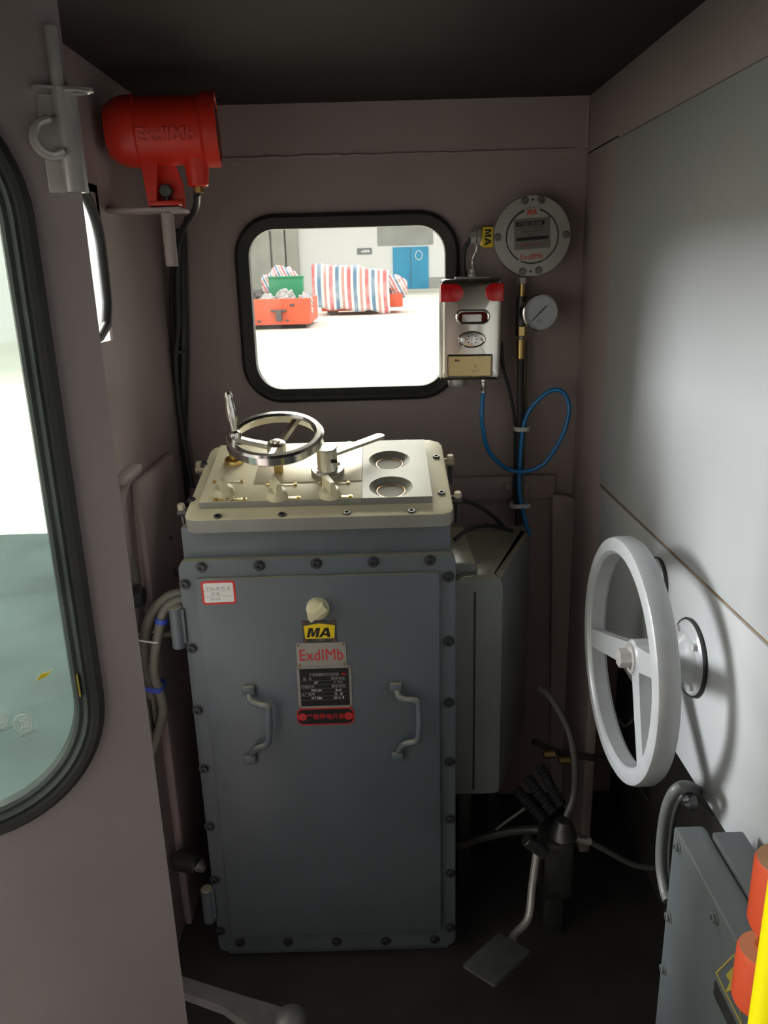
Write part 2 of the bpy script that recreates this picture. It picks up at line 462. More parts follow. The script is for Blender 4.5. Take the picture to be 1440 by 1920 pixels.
MB().prism(_wp, FRONT, -0.0, 0.03, 0.004).obj('wall_panel', 'cab_paint', wf)
# weld seam across the front wall
zs = 1.668
struct(MB().tube([(-0.47 + i * 0.0195, YF - 0.001, zs + random.uniform(-.0015, .0015)) for i in range(48)], 0.004, 6).obj('trim_1', 'cab_paint'))
struct(MB().tube([(XR - 0.003, YF - 0.003, zs + i * 0.0085 + random.uniform(-.001, .001)) for i in range(12)], 0.006, 6).obj('trim_2', 'cab_paint'))
# left wall: wide doorway with a rounded rubber-edged opening, low sill beside it
DY1, DZ1, SILL = 1.478, 1.575, 0.66
wlft = struct(MB().box((XL - 0.005, DY1 - 0.012, 0), (XL, YF, ZC)).obj('wall_left', 'cab_paint'))
MB().box((XL - 0.005, YB, DZ1 - 0.012), (XL, DY1 - 0.012, ZC)).obj('door_header', 'cab_paint', wlft)
MB().box((XL - 0.005, YB, 0), (XL, -0.4, DZ1 - 0.012)).obj('wall_panel', 'cab_paint', wlft)
MB().box((XL - 0.005, 1.03, 0), (XL, 1.322, SILL)).obj('wall_panel', 'cab_paint', wlft)
MB().box((XL - 0.005, 1.322, 0), (XL, DY1 - 0.012, 1.315)).obj('wall_panel', 'cab_paint', wlft)
rc_ = 0.09
arc = [(DY1 - rc_ + rc_ * math.cos(t), DZ1 - rc_ + rc_ * math.sin(t)) for t in [math.radians(x) for x in range(0, 91, 9)]]
MB().prism([(DY1 + 0.001, DZ1 - rc_)] + [(p[0] - 0.012 * (p[0] - DY1 + rc_) / rc_, p[1] - 0.012 * (p[1] - DZ1 + rc_) / rc_) for p in arc] + [(DY1 - rc_, DZ1 + 0.001), (DY1 + 0.001, DZ1 + 0.001)], LEFTW, -0.005, 0.0).obj('corner_fillet', 'cab_paint', wlft)
gp_ = [(1.03, SILL), (1.15, SILL), (1.28, SILL), (1.308, SILL + 0.03), (1.312, 0.8), (1.312, 1.0), (1.312, 1.25), (1.322, 1.296), (1.345, 1.318), (1.40, 1.325), (1.445, 1.342), (1.464, 1.38), (1.467, 1.43)] + [(p[0] - 0.01, p[1] - 0.01) for p in arc] + [(1.2, DZ1 - 0.01), (0.8, DZ1 - 0.01), (0.3, DZ1 - 0.01), (-0.39, DZ1 - 0.01)]
struct(MB().tube([LEFTW.p(a, b, -0.002) for a, b in gp_], 0.009, 12).obj('trim_3', 'rubber'), 'black rubber edging round the doorway opening')
# rounded post panel low on the left wall
pl = [at_x(x, y, XL + 0.02) for x, y in ((262, 905), (335, 925))]
ya, yb = pl[0].y, min(1.885, pl[1].y)
MB().box((XL, ya, 0.0), (XL + 0.02, yb, pl[0].z), 0.009).obj('wall_panel', 'cab_paint', wlft)
# right wall: sunk wall behind, corner strip, top band and two light plates
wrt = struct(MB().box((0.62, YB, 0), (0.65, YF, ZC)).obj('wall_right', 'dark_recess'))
PX = 0.47
zt, zm, zb = at_x(1155, 262, PX).z, at_x(1120, 905, PX).z, at_x(1263, 1405, PX).z
yp = at_x(1150, 400, PX).y
MB().box((XR, yp + 0.004, 0.0), (0.5, YF, zs - 0.004), 0.004).obj('wall_panel', 'cab_paint', wrt)
MB().box((XR, YB, zt + 0.003), (0.62, YF, ZC), 0.002).obj('wall_panel', 'cab_paint', wrt)
MB().box((PX, YB, zm + 0.003), (PX + 0.02, yp, zt), 0.0015).obj('upper_panel', 'panel_paint', wrt, label='light grey upper side panel')
MB().box((PX, YB, zb), (PX + 0.02, yp - 0.02, zm - 0.003), 0.0015).obj('lower_panel', 'panel_paint', wrt, label='light grey lower side panel behind the handwheel')
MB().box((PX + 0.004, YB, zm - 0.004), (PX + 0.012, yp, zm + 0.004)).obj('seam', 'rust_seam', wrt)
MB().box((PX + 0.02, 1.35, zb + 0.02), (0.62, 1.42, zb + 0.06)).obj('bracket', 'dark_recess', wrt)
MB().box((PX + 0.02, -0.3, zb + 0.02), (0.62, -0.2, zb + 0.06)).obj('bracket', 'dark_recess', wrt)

# ------------------------------------------------------------------ hall outside
HZ = -0.6
struct(MB().box((-90, -60, HZ - 0.1), (90, 90, HZ)).obj('hall_floor', 'hall_floor'))
struct(MB().box((-9.5, -4, HZ), (-0.75, 6.2, HZ + 0.03)).obj('hall_dark_slab', 'slab_dark_green'))  # added dark slab, stands in for the dark area behind the door glass
struct(MB().box((-13.5, -30, HZ), (-13, 80, 9)).obj('hall_wall_left', 'hall_white'))
HY = at_z(760, 546, HZ).y
back = struct(MB().box((-60, HY, HZ), (60, HY + 0.5, 14)).obj('hall_wall_back', 'hall_white'))


def hall_rect(px0, py0, px1, py1, Y, th, name, m, parent=None, bev=0):
    a, b = at_y(px0, py1, Y), at_y(px1, py0, Y)
    return MB().box((a.x, Y, a.z), (b.x, Y + th, b.z), bev).obj(name, m, parent)


# columns left, upper grey wall section and a low grey dado right
for x0, x1 in ((455, 511), (515, 538), (541, 563)):
    a, b = at_y(x0, 545, HY - 0.9), at_y(x1, 545, HY - 0.9)
    c = MB().box((a.x, HY - 0.9, HZ), (b.x, HY, 13), 0.05).obj('hall_column', 'hall_column'); struct(c)
a, b = at_y(708, 461, HY - 0.1), at_y(812, 461, HY - 0.1)
MB().box((a.x, HY - 0.1, a.z), (b.x, HY, 13)).obj('wall_section', 'hall_grey', back)
a, b = at_y(803, 520, HY - 0.1), at_y(860, 545, HY - 0.1)
MB().box((a.x, HY - 0.1, HZ), (b.x + 12, HY, a.z)).obj('wall_section', 'hall_grey', back)
a, b = at_y(620, 545, HY - 1.2), at_y(860, 545, HY - 1.2)
MB().box((a.x, HY - 1.3, HZ), (b.x + 12, HY, HZ + 0.22)).obj('kerb', 'hall_floor', back)
# blue double door in the far wall
a, b = at_y(738, 543, HY - 0.2), at_y(803, 462, HY - 0.2)
bd = thing('factory_door', 'tall blue double door in the far hall wall', 'door', ((a.x + b.x) / 2, HY - 0.2, HZ))
mid = (a.x + b.x) / 2
MB().box((a.x, HY - 0.25, HZ), (mid - 0.03, HY - 0.01, b.z), 0.03).obj('leaf', 'hall_door_blue', bd)
MB().box((mid + 0.03, HY - 0.25, HZ), (b.x, HY - 0.01, b.z), 0.03).obj('leaf', 'hall_door_blue', bd)
MB().tube([(mid + 0.85 + 0.35 * math.cos(t * math.pi / 12), HY - 0.28, b.z - 0.85 + 0.45 * math.sin(t * math.pi / 12)) for t in range(24)], 0.04, 6, True).obj('emblem', 'hall_white', bd)
MB().box((mid - 0.16, HY - 0.32, HZ + 1.3), (mid - 0.08, HY - 0.25, HZ + 1.6), 0.02).obj('handle', 'sign_grey', bd)
# sign on the far wall
sg = hall_rect(670, 465, 697, 477, HY - 0.12, 0.1, 'wall_sign', 'sign_grey')
tag(sg, 'small dark sign with white lettering on the far white wall', 'sign')
c_ = at_y(685, 471, HY - 0.13)
for k in range(4): MB().box((c_.x - 0.42 + k * 0.22, HY - 0.14, c_.z - 0.12), (c_.x - 0.24 + k * 0.22, HY - 0.12, c_.z + (0.05 if k == 0 else 0.12))).obj('white_character', 'print_white', sg)

# orange loco chassis at the left of the window
TY = at_z(535, 617, HZ).y
tl, tr = at_y(465, 600, TY).x, at_y(580, 600, TY).x
ttop, tbot = at_y(530, 560, TY).z, at_y(530, 609, TY).z
tk = thing('loco_chassis', 'orange open locomotive chassis loaded with wrapped parts outside the window', 'vehicle', ((tl + tr) / 2, TY + 1.5, HZ))
MB().box((tl - 0.6, TY, tbot), (tr, TY + 0.12, ttop), 0.02).obj('front_plate', 'truck_orange', tk)
MB().box((tr - 0.1, TY + 0.12, tbot), (tr + 0.02, TY + 4.4, ttop - 0.02), 0.02).obj('side_plate', 'truck_orange', tk)
MB().box((tl - 0.6, TY + 0.12, tbot), (tl - 0.5, TY + 4.4, ttop - 0.02), 0.02).obj('side_plate', 'truck_orange', tk)
MB().box((tl - 0.55, TY + 0.12, tbot + 0.1), (tr - 0.1, TY + 4.4, tbot + 0.3)).obj('deck', 'truck_dark', tk)
a = at_y(523, 586, TY)
MB().box((a.x - 0.30, TY - 0.16, a.z + 0.02), (a.x + 0.30, TY, a.z + 0.1), 0.02).obj('coupler', 'truck_dark', tk)
MB().box((a.x - 0.10, TY - 0.22, a.z - 0.32), (a.x + 0.12, TY, a.z + 0.1), 0.03).obj('coupler', 'truck_dark', tk)
for px, py, r in ((548, 572, 0.07), (539, 601, 0.05), (486, 603, 0.06)):
    q = at_y(px, py, TY); MB().box((q.x - r * 1.3, TY - 0.04, q.z - r * .6), (q.x + r * 1.3, TY, q.z + r * .6), 0.01).obj('hook', 'truck_dark', tk)
for dx in (tl - 0.3, tr - 0.25):
    for dy in (0.7, 3.2):
        MB().lathe([(0.28, -0.08), (0.30, -0.05), (0.30, 0.05), (0.28, 0.08)], Frame((dx, TY + dy, HZ + 0.30), (0, 1, 0), (0, 0, 1)), 24).obj('wheel', 'truck_dark', tk)


def lump(name, c, sx, sy, sz, stripe, label, cat, group=None, m='tarp_stripe', seed=0):
    """crumpled wrapped bundle"""
    rnd = random.Random(seed)
    bm = bmesh.new(); bmesh.ops.create_icosphere(bm, subdivisions=3, radius=1)
    for v in bm.verts:
        k = 1 + rnd.uniform(-0.16, 0.16)
        v.co = Vector((v.co.x * sx * k, v.co.y * sy * k, max(-0.75, v.co.z) * sz * k))
    me = bpy.data.meshes.new(name); bm.to_mesh(me); bm.free()
    at = me.attributes.new('stripe', 'FLOAT', 'POINT')
    for i, v in enumerate(me.vertices): at.data[i].value = (v.co.x + 0.5 * v.co.z) * stripe
    me.materials.append(M[m]); o = link(name, me, None, Matrix.Translation(c))
    return tag(o, label, cat, group)


dk = tbot + 0.3
def on_deck(px, Y, r): q = at_y(px, 560, Y); return Vector((q.x, Y, dk + r * 0.7))
lump('wrapped_bundle', on_deck(503, TY + 0.8, 0.5), 0.40, 0.4, 0.5, 3.2, 'grey crumpled plastic bundle at the left front of the orange chassis', 'bundle', m='wrap_grey', seed=1)
lump('wrapped_bundle', on_deck(536, TY + 1.0, 0.6), 0.42, 0.4, 0.6, 4.2, 'crumpled grey and white plastic bundle in front of the green crate', 'bundle', m='wrap_grey', seed=2)
lump('wrapped_bundle', on_deck(572, TY + 1.2, 0.5), 0.3, 0.4, 0.5, 4.2, 'crumpled striped bundle at the right front of the orange chassis', 'bundle', seed=3)
lump('wrapped_bundle', at_y(528, 512, TY + 3.9) + Vector((0, 0, -0.55)), 0.85, 0.4, 0.8, 2.6, 'red and white striped bundle behind the green crate', 'bundle', seed=4)
lump('wrapped_bundle', on_deck(484, TY + 2.0, 0.6), 0.45, 0.5, 0.62, 3.2, 'dark grey bundle at the left edge of the orange chassis beside the window seal', 'bundle', m='truck_dark', seed=8)
gy = TY + 2.4
a, b = at_y(505, 552, gy), at_y(566, 517, gy)
gc = thing('green_crate', 'green metal crate standing on the orange chassis', 'crate', ((a.x + b.x) / 2, gy, dk))
MB().box((a.x, gy, dk), (b.x, gy + 0.7, b.z), 0.02).obj('body', 'crate_green', gc)
MB().box((a.x - 0.03, gy - 0.03, b.z - 0.08), (b.x + 0.03, gy + 0.73, b.z), 0.02).obj('rim', 'crate_green', gc)
# tarp covered locomotive
AY = at_z(680, 590, HZ).y
x0, x1, x2 = at_y(592, 560, AY).x, at_y(727, 560, AY).x, at_y(752, 560, AY).x
zt1, zt0 = at_y(650, 495, AY).z, at_y(650, 582, AY).z
tv = thing('covered_loco', 'low orange locomotive mostly hidden beneath the striped tarpaulin', 'vehicle', ((x0 + x1) / 2, AY + 2, HZ))
MB().box((x0 + 0.25, AY + 0.12, HZ + 0.2), (x1 - 0.3, AY + 3.5, zt1 - 0.35), 0.05).obj('body', 'truck_orange', tv)
MB().box((x1 - 0.4, AY + 0.6, HZ + 0.3), (x2 + 0.1, AY + 3.5, HZ + 0.95), 0.05).obj('hood', 'truck_orange', tv)
for dx in (x0 + 0.8, x1 - 0.9):
    for dy in (0.25, 3.2):
        MB().lathe([(0.27, -0.08), (0.3, -0.05), (0.3, 0.05), (0.27, 0.08)], Frame((dx, AY + dy, HZ + 0.30), (1, 0, 0), (0, 0, 1)), 24).obj('wheel', 'truck_dark', tv)
# tarp: a draped sheet over it
nu, nv = 60, 30
tb = MB(); vs = []; sv = []
W0, W1 = x0 - 0.1, x1 + 0.05
for j in range(nv + 1):
    t = j / nv
    for i in range(nu + 1):
        s_ = i / nu; x = W0 + (W1 - W0) * s_
        top = zt1 - 0.05 + 0.10 * math.sin(s_ * 7 + 1) * 0.6 - (0.38 * max(0, (s_ - 0.62) / 0.38) ** 0.7)
        low = HZ + 0.28 + 0.12 * (1 - s_) + 0.06 * math.sin(s_ * 19) - 0.2 * s_
        fold = 0.05 * math.sin(s_ * 55 + t * 3) + 0.03 * math.sin(s_ * 23)
        if t < 0.55:
            k = t / 0.55; y = AY - 0.12 - 0.25 * (1 - k) + fold * (1 - k * 0.5); z = low + (top - low) * k ** 0.92
        else:
            k = (t - 0.55) / 0.45; y = AY - 0.12 + fold * 0.3 + 3.3 * k; z = top + 0.05 * math.sin(s_ * 13 + k * 9) - 0.25 * k * k
        vs.append((x + 0.25 * (1 - t) * (s_ - 0.5) * 0.4, y, z)); sv.append(s_ * 4.3 + 0.05 * math.sin(t * 5))
fs = [(j * (nu + 1) + i, j * (nu + 1) + i + 1, (j + 1) * (nu + 1) + i + 1, (j + 1) * (nu + 1) + i) for j in range(nv) for i in range(nu)]
tb.add(vs, fs); me = tb.mesh('tarpaulin', 60); at = me.attributes.new('stripe', 'FLOAT', 'POINT')
for i, q in enumerate(sv): at.data[i].value = q
me.materials.append(M['tarp_stripe']); tp = link('tarpaulin', me)
tag(tp, 'red white and blue striped tarpaulin draped over the long low locomotive', 'tarpaulin')
so = tp.modifiers.new('thick', 'SOLIDIFY'); so.thickness = 0.02
lump('wrapped_bundle', Vector(((x1 + x2) / 2 + 0.05, AY + 1.6, HZ + 1.22)), (x2 - x1) / 2 + 0.35, 0.9, 0.62, 1.8, 'smaller striped cover over the right end of the covered locomotive', 'bundle', seed=5)

# ================================================================== DOOR LEAF (open, at the left)
dang = math.radians(22)
dedge = at_y(221, 893, 0.95)
DF = Frame((dedge.x, 0.95, 0), (math.cos(dang), math.sin(dang), 0), (0, 0, 1))     # u to the free edge, n toward the camera
DF = Frame(DF.o, DF.u, DF.v)
def dl(px, py): return DF.uv(at_plane(px, py, DF.o, DF.n))
glx = dl(150, 1150)[0]                                        # right edge of visible glass
rbx = dl(188, 1250)[0]                                        # outer edge of the rubber
rb_bot = dl(5, 1560)[1]; rb_top = dl(8, 205)[1] + 0.06
ow = 0.52
d_out = [(a + rbx - ow / 2, b + (rb_bot + rb_top) / 2) for a, b in rrect(ow, rb_top - rb_bot, 0.17, 14)]
door = struct(hole_wall((-0.68, 0, 0.02, 1.735), offs(d_out, 0.012), DF, -0.03, 0).obj('door_1', 'door_paint'),
              'open grey cab door with a large rounded rubber-sealed glass')
rub = MB().sweep_ring(d_out, [(0, 0), (0.001, 0.010), (0.008, 0.016), (0.015, 0.015), (0.019, 0.009), (0.0195, 0.004), (0.019, -0.028), (0.012, -0.03), (0.012, 0)], DF).obj('window_seal', 'rubber', door)
MB().sweep_ring(offs(d_out, 0.018), [(0, 0), (0, 0.007), (0.004, 0.010), (0.008, 0.006), (0.0095, 0.003), (0.014, 0.006), (0.018, 0.002), (0.020, -0.012), (0, -0.02)], DF).obj('seal_lip', 'seal_rubber', rub)
pane = MB().prism(offs(d_out, 0.034), DF, -0.014, -0.009).obj('pane', 'pane_dirty', door)
# etched marks on the pane
for px, py in ((43, 1362), (-4, 1355)):
    a, b = dl(px, py); f2 = DF.shift(a, b, -0.0085).spin(math.radians(12))
    mk = MB().tube([f2.p(0.0105 * math.cos(t * math.pi / 16), 0.0125 * math.sin(t * math.pi / 16)) for t in range(32)], 0.0007, 5, True).obj('etched_mark', 'print_white', pane)
    for k in range(3):
        MB().tube([f2.p(-0.0065 + k * 0.0035 + 0.006 * math.cos(t), 0.007 * math.sin(t)) for t in [math.radians(x) for x in range(-70, 71, 14)]], 0.0008, 5).obj('etched_arc', 'print_white', mk)
    text('etched_number', 'E000199', 0.006, f2.shift(0.001, -0.017), 'print_grey', mk, 0.0002)
a, b = dl(83, 1272)
f2 = DF.shift(a, b, -0.0085)
MB().prism([(-0.011, -0.005), (0.002, -0.002), (0.011, 0.007), (0.004, 0.003), (-0.002, 0.004)], f2, 0, 0.0006).obj('yellow_chip', 'print_yellow', pane)
for px, py, hh in ((147, 1280, 0.016),):
    a, b = dl(px, py); MB().box((a - 0.0012, b - hh, 0.004), (a + 0.0012, b + hh, 0.0108), 0.001, DF).obj('yellow_chip', 'label_dull', rub)
# slide bolt near the top of the free edge
fl = DF
def dpt(px, py, c=0.0): a, b = dl(px, py); return DF.p(a, b, c)
a0, b0 = dl(92, 362); a1, b1 = dl(146, 180)
bw = MB().box((a0, b0, 0), (a1 - 0.001, b1, 0.004), 0.0015, DF).obj('latch', 'galv', door, label='galvanised slide bolt on the door edge')
ca, cb = dl(122, 270)
MB().tube([DF.p(ca + 0.004, b0, 0.008), DF.p(ca + 0.004, b1 + 0.005, 0.008)], 0.011, 16).obj('barrel', 'galv', bw)
ra, rb_ = dl(100, 100)
MB().tube([DF.p(ca, b1 - 0.01, 0.010), DF.p(ca, dl(95, 55)[1], 0.010)], 0.0065, 12).obj('bolt_rod', 'galv', bw)
hk = [dpt(x, y, 0.020) for x, y in ((112, 262), (95, 260), (100, 268), (118, 266))]
MB().tube(smooth_path([dpt(118, 287, 0.02), dpt(100, 294, 0.022), dpt(80, 285, 0.022), dpt(68, 262, 0.022), dpt(72, 238, 0.021), dpt(92, 228, 0.018)], 6), 0.004, 8).obj('hook', 'galv', bw)
MB().prism(circ(0.022, 24), DF.shift(*dl(95, 262), 0.006), 0, 0.006, 0.001).obj('hook_plate', 'galv', bw)
MB().prism(rrect(0.062, 0.02, 0.009, 5), Frame(DF.p(*dl(118, 170), 0.006), DF.u, DF.n), -0.0015, 0.0015).obj('ring_plate', 'galv', bw)
MB().tube([DF.p(*dl(140, 176), 0.012) + DF.u * (0.014 * math.cos(t * math.pi / 10)) + DF.n * (0.010 * math.sin(t * math.pi / 10)) for t in range(20)], 0.0018, 6, True).obj('pull_ring', 'galv', bw)

# ================================================================== CONTROL CABINET
BX0, BX1, BZ0, BZ1, BY = -0.384, 0.122, 0.035, 0.927, 1.35
def bf(px, py, d=0.0): return at_y(px, py, BY - d)
BX0 = (bf(336, 1100).x + bf(407, 1740).x) / 2; BX1 = (bf(852, 1100).x + bf(857, 1740).x) / 2
BZ1 = (bf(345, 1050).z + bf(850, 1041).z) / 2; BZ0 = bf(630, 1779).z
bw_, bh_ = BX1 - BX0, BZ1 - BZ0
BF = Frame(((BX0 + BX1) / 2, BY, (BZ0 + BZ1) / 2), (1, 0, 0), (0, 0, 1))
def bl(px, py, d=0.0): return BF.uv(at_y(px, py, BY - d))
cab = thing('control_cabinet', 'tall slate grey explosion-proof control cabinet with bolted front beneath the window', 'cabinet', (BF.o.x, BY + 0.2, 0))
zl = BZ1 - 0.002
MB().box((BX0 + 0.012, BY + 0.022, 0.0), (BX1 - 0.012, BY + 0.285, zl), 0.006).obj('body', 'slate_paint', cab)
fl_o = rrect(bw_, bh_, 0.018, 5)
flange = MB().prism(fl_o, BF, -0.026, 0.0, 0.003).obj('flange', 'slate_paint', cab)
c1, c2 = bl(370, 1086, 0.012), bl(825, 1700, 0.012)
cw0 = (bl(371, 1090, .012)[0] + bl(428, 1745, .012)[0]) / 2; cw1 = (bl(822, 1080, .012)[0] + bl(829, 1740, .012)[0]) / 2
ct = (bl(400, 1087, .012)[1] + bl(815, 1074, .012)[1]) / 2; cbt = bl(630, 1752, .012)[1]
cover = MB().box((cw0, cbt, 0), (cw1, ct, 0.012), 0.0025, BF).obj('cover', 'slate_paint', cab)
bm_ = bolt_mesh(0.0075)
for px, py in [(378, 1063), (486, 1060), (593, 1056), (700, 1053), (806, 1050), (347, 1095), (360, 1215), (371, 1331), (383, 1441), (393, 1549), (403, 1649), (413, 1745),
               (841, 1081), (841, 1202), (842, 1317), (843, 1428), (844, 1535), (845, 1637), (845, 1738), (450, 1767), (540, 1766), (631, 1765), (723, 1764), (815, 1761)]:
    u, v = bl(px, py)
    link('bolt', bm_, flange, BF.shift(u, v, 0.0).mx())
CF = BF.shift(0, 0, 0.012)
def cl(px, py): return CF.uv(at_y(px, py, CF.o.y))
# collar and lid
TO = Vector((0, 1.34, 0)); 
zf = at_y(600, 970, 1.335).z; zbk = at_y(620, 829, 1.64).z
tv_ = Vector((0, 1.64 - 1.335, zbk - zf)).normalized()
TF = Frame((BF.o.x, 1.335, zf), (1, 0, 0), tv_)
def tl_(px, py, h=0.0): return TF.uv(at_plane(px, py, TF.o + TF.n * h, TF.n))
MB().box((BX0 + 0.008, BY + 0.016, BZ1 - 0.004), (BX1 - 0.008, BY + 0.275, zf - 0.022), 0.004).obj('collar', 'slate_paint', cab)
LD = (1.64 - 1.335) / tv_.y
hw0 = (tl_(332, 976)[0] + tl_(405, 840)[0]) / 2; hw1 = (tl_(848, 964)[0] + tl_(832, 830)[0]) / 2
lid_o = [(hw0 + 0.02, 0), (hw1 - 0.02, 0), (hw1 - 0.006, 0.006), (hw1, 0.02), (hw1, LD - 0.03), (hw1 - 0.006, LD - 0.012), (hw1 - 0.025, LD), (hw0 + 0.025, LD), (hw0 + 0.006, LD - 0.012), (hw0, LD - 0.03), (hw0, 0.02), (hw0 + 0.006, 0.006)]
lid = MB().prism(lid_o, TF, -0.026, 0, 0.003).obj('lid', 'slate_dusty', cab)
# raised panel on the lid with two gauge wells
p0 = tl_(376, 957); p1 = tl_(808, 941); p2 = tl_(797, 833); p3 = tl_(411, 848)
pa0, pa1 = (p0[0] + p3[0]) / 2, (p1[0] + p2[0]) / 2; pb0, pb1 = (p0[1] + p1[1]) / 2, (p2[1] + p3[1]) / 2
HP = 0.014
wells = [tl_(730, 862, HP), tl_(733, 912, HP)]
wr_ = (tl_(769, 862, HP)[0] - tl_(692, 862, HP)[0]) / 2
div = wells[0][0] - wr_ - 0.012
tp_ = MB().box((pa0, pb0, 0), (div, pb1, HP), 0.002, TF).obj('top_panel', 'slate_dusty', lid)
midb = (wells[0][1] + wells[1][1]) / 2
for (wa, wb_), (b0_, b1_) in zip(wells, ((midb, pb1), (pb0, midb))):
    n_ = 48; hole = [(wa + wr_ * math.cos(2 * math.pi * i / n_), wb_ + wr_ * math.sin(2 * math.pi * i / n_)) for i in range(n_)]
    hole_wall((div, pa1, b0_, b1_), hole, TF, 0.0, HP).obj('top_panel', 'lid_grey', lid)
    f2 = TF.shift(wa, wb_)
    MB().lathe([(wr_, HP), (wr_ * 0.97, HP - 0.001), (wr_ * 0.66, 0.003), (wr_ * 0.66, 0.001)], f2, 40, False, False).obj('gauge_well', 'slate_paint', lid)
    g_ = MB().lathe([(wr_ * 0.66, 0.001), (wr_ * 0.62, 0.004), (wr_ * 0.6, 0.004)], f2, 32, False, True).obj('gauge_glass', 'olive_dust', lid)
    MB().tube([f2.p(wr_ * .645 * math.cos(t * math.pi / 16), wr_ * .645 * math.sin(t * math.pi / 16), 0.004) for t in range(32)], 0.0012, 5, True).obj('gauge_rim', 'copper', g_)
# screws of the lid
b2 = bolt_mesh(0.0072, 'steel_dark')
for px, py in ((383, 870), (360, 937), (818, 857), (828, 925), (407, 973), (528, 970), (650, 967), (772, 965), (551, 836), (655, 832), (762, 829)):
    u, v = tl_(px, py); v = min(max(v, 0.011), LD - 0.011)
    link('screw', b2, lid, TF.shift(u, v, -0.003).mx())
# tan plate under wheel and lever
q0 = tl_(475, 910, HP); q1 = tl_(678, 902, HP); q2 = tl_(676, 852, HP)
MB().box((q0[0], q1[1], HP), (q1[0], q2[1], HP + 0.0018), 0.0006, TF).obj('face_plate', 'tan_plate', lid)
MB().box((tl_(590, 833, HP)[0], pb1 - 0.035, HP), (tl_(634, 830, HP)[0], pb1 - 0.008, HP + 0.0018), 0.0006, TF).obj('face_plate', 'tan_plate', lid)
# controller handwheel
su, sv_ = tl_(523, 886, HP)
hub_h = 0.0
best = 1e9
for k in range(30, 120):
    P = TF.p(su, sv_, HP + k * 0.001); d = RM.transposed() @ (P - CAM); yy = CY + FPX * d.y / d.z
    if abs(yy - 832) < best: best = abs(yy - 832); hub_h = HP + k * 0.001
WFc = TF.shift(su, sv_, hub_h)
_tv = (WFc.v * math.cos(math.radians(4)) + WFc.n * math.sin(math.radians(4)))
WFc = Frame(WFc.o, WFc.u, _tv)
DSH = 0.021
dcam = RM.transposed() @ (WFc.o - CAM)
WR = 0.5 * (606 - 424) * dcam.z / FPX
MB().tube([TF.p(su, sv_, HP), TF.p(su, sv_, hub_h)], 0.009, 16).obj('shaft', 'brass', lid)
hw = MB().lathe([(WR - 0.017, -0.004), (WR - 0.013, -0.017), (WR - 0.004, -0.019), (WR, -0.015), (WR, -0.001), (WR - 0.004, 0.003), (WR - 0.013, 0.003), (WR - 0.017, -0.001), (WR - 0.017, -0.004)], WFc.shift(0, 0, DSH), 64, False, False).obj('handwheel', 'chrome', lid, label='chromed rim of the small handwheel')
MB().lathe([(0.012, -0.022), (0.018, -0.018), (0.018, 0.001), (0.013, 0.004), (0.008, 0.004), (0.007, 0.007), (0.001, 0.008)], WFc, 28).obj('hub', 'brushed', hw)
def wa_(px, py): a, b = WFc.uv(at_plane(px, py, WFc.o + WFc.n * DSH, WFc.n)); return math.atan2(b, a)
ang = [wa_(440, 815), wa_(552, 783)]; ang.append(math.radians(-92))
for a in ang:
    sp = WFc.spin(a)
    MB().loops([[sp.p(r, hwid, z0), sp.p(r, hwid * .6, z0 + 0.007), sp.p(r, -hwid * .6, z0 + 0.007), sp.p(r, -hwid, z0), sp.p(r, -hwid * .6, z0 - 0.004), sp.p(r, hwid * .6, z0 - 0.004)]
                for r, hwid, z0 in ((0.012, 0.009, -0.006), (WR * 0.5, 0.008, 0.002), (WR - 0.010, 0.0085, DSH - 0.008))]).obj('spoke', 'brushed', hw)
cf = WFc.spin(ang[0]).shift(WR - 0.016, 0, DSH)
top = at_y(426, 735, cf.o.y)
ch = (top - cf.o).length
gq = (top - cf.o).normalized()
gu = gq.orthogonal(); gfr = Frame(cf.o, gu, gq.cross(gu))
MB().lathe([(0.012, -0.006), (0.012, 0.004), (0.007, 0.008), (0.0075, 0.02), (0.0105, 0.03), (0.0095, ch * 0.6), (0.0072, ch - 0.012), (0.0085, ch - 0.006), (0.006, ch)], gfr, 20).obj('crank_grip', 'chrome', hw)
# reversing lever
lu, lv = tl_(615, 886, HP)
lf = TF.shift(lu, lv, HP)
lev = MB().lathe([(0.031, 0.0015), (0.032, 0.003), (0.032, 0.008), (0.030, 0.010), (0.0205, 0.010), (0.0195, 0.012), (0.0195, 0.052), (0.018, 0.054)], lf, 36).obj('lever_post', 'brushed', lid)
for a in (math.radians(40), math.radians(230)):
    MB().lathe([(0.004, 0.009), (0.004, 0.013), (0.002, 0.014)], lf.shift(0.026 * math.cos(a), 0.026 * math.sin(a)), 10).obj('screw', 'chrome', lev)
hb = lf.p(0, 0, 0.036)
lt = at_y(712, 818, hb.y + 0.10)
ld_ = (lt - hb); ln = ld_.length; lu_ = ld_.normalized(); lvv = TF.n.cross(lu_).normalized()
lfr = Frame(hb, lu_, lvv)
lo = [(0.012, -0.0085)] + [(ln + 0.009 * math.cos(t), 0.010 * math.sin(t)) for t in [math.radians(x) for x in range(-90, 91, 18)]] + [(0.012, 0.0085)]
lh = MB().prism(lo, lfr, -0.003, 0.003, 0.001).obj('lever_handle', 'brushed', lev)
MB().lathe([(0.002, 0.003), (0.002, 0.0034)], lfr.shift(ln, 0, 0), 10).obj('lever_hole', 'print_black', lh)
MB().box((0.008, -0.0185, 0.029), (0.02, -0.0165, 0.036), 0, lf).obj('lever_slot', 'print_black', lev)


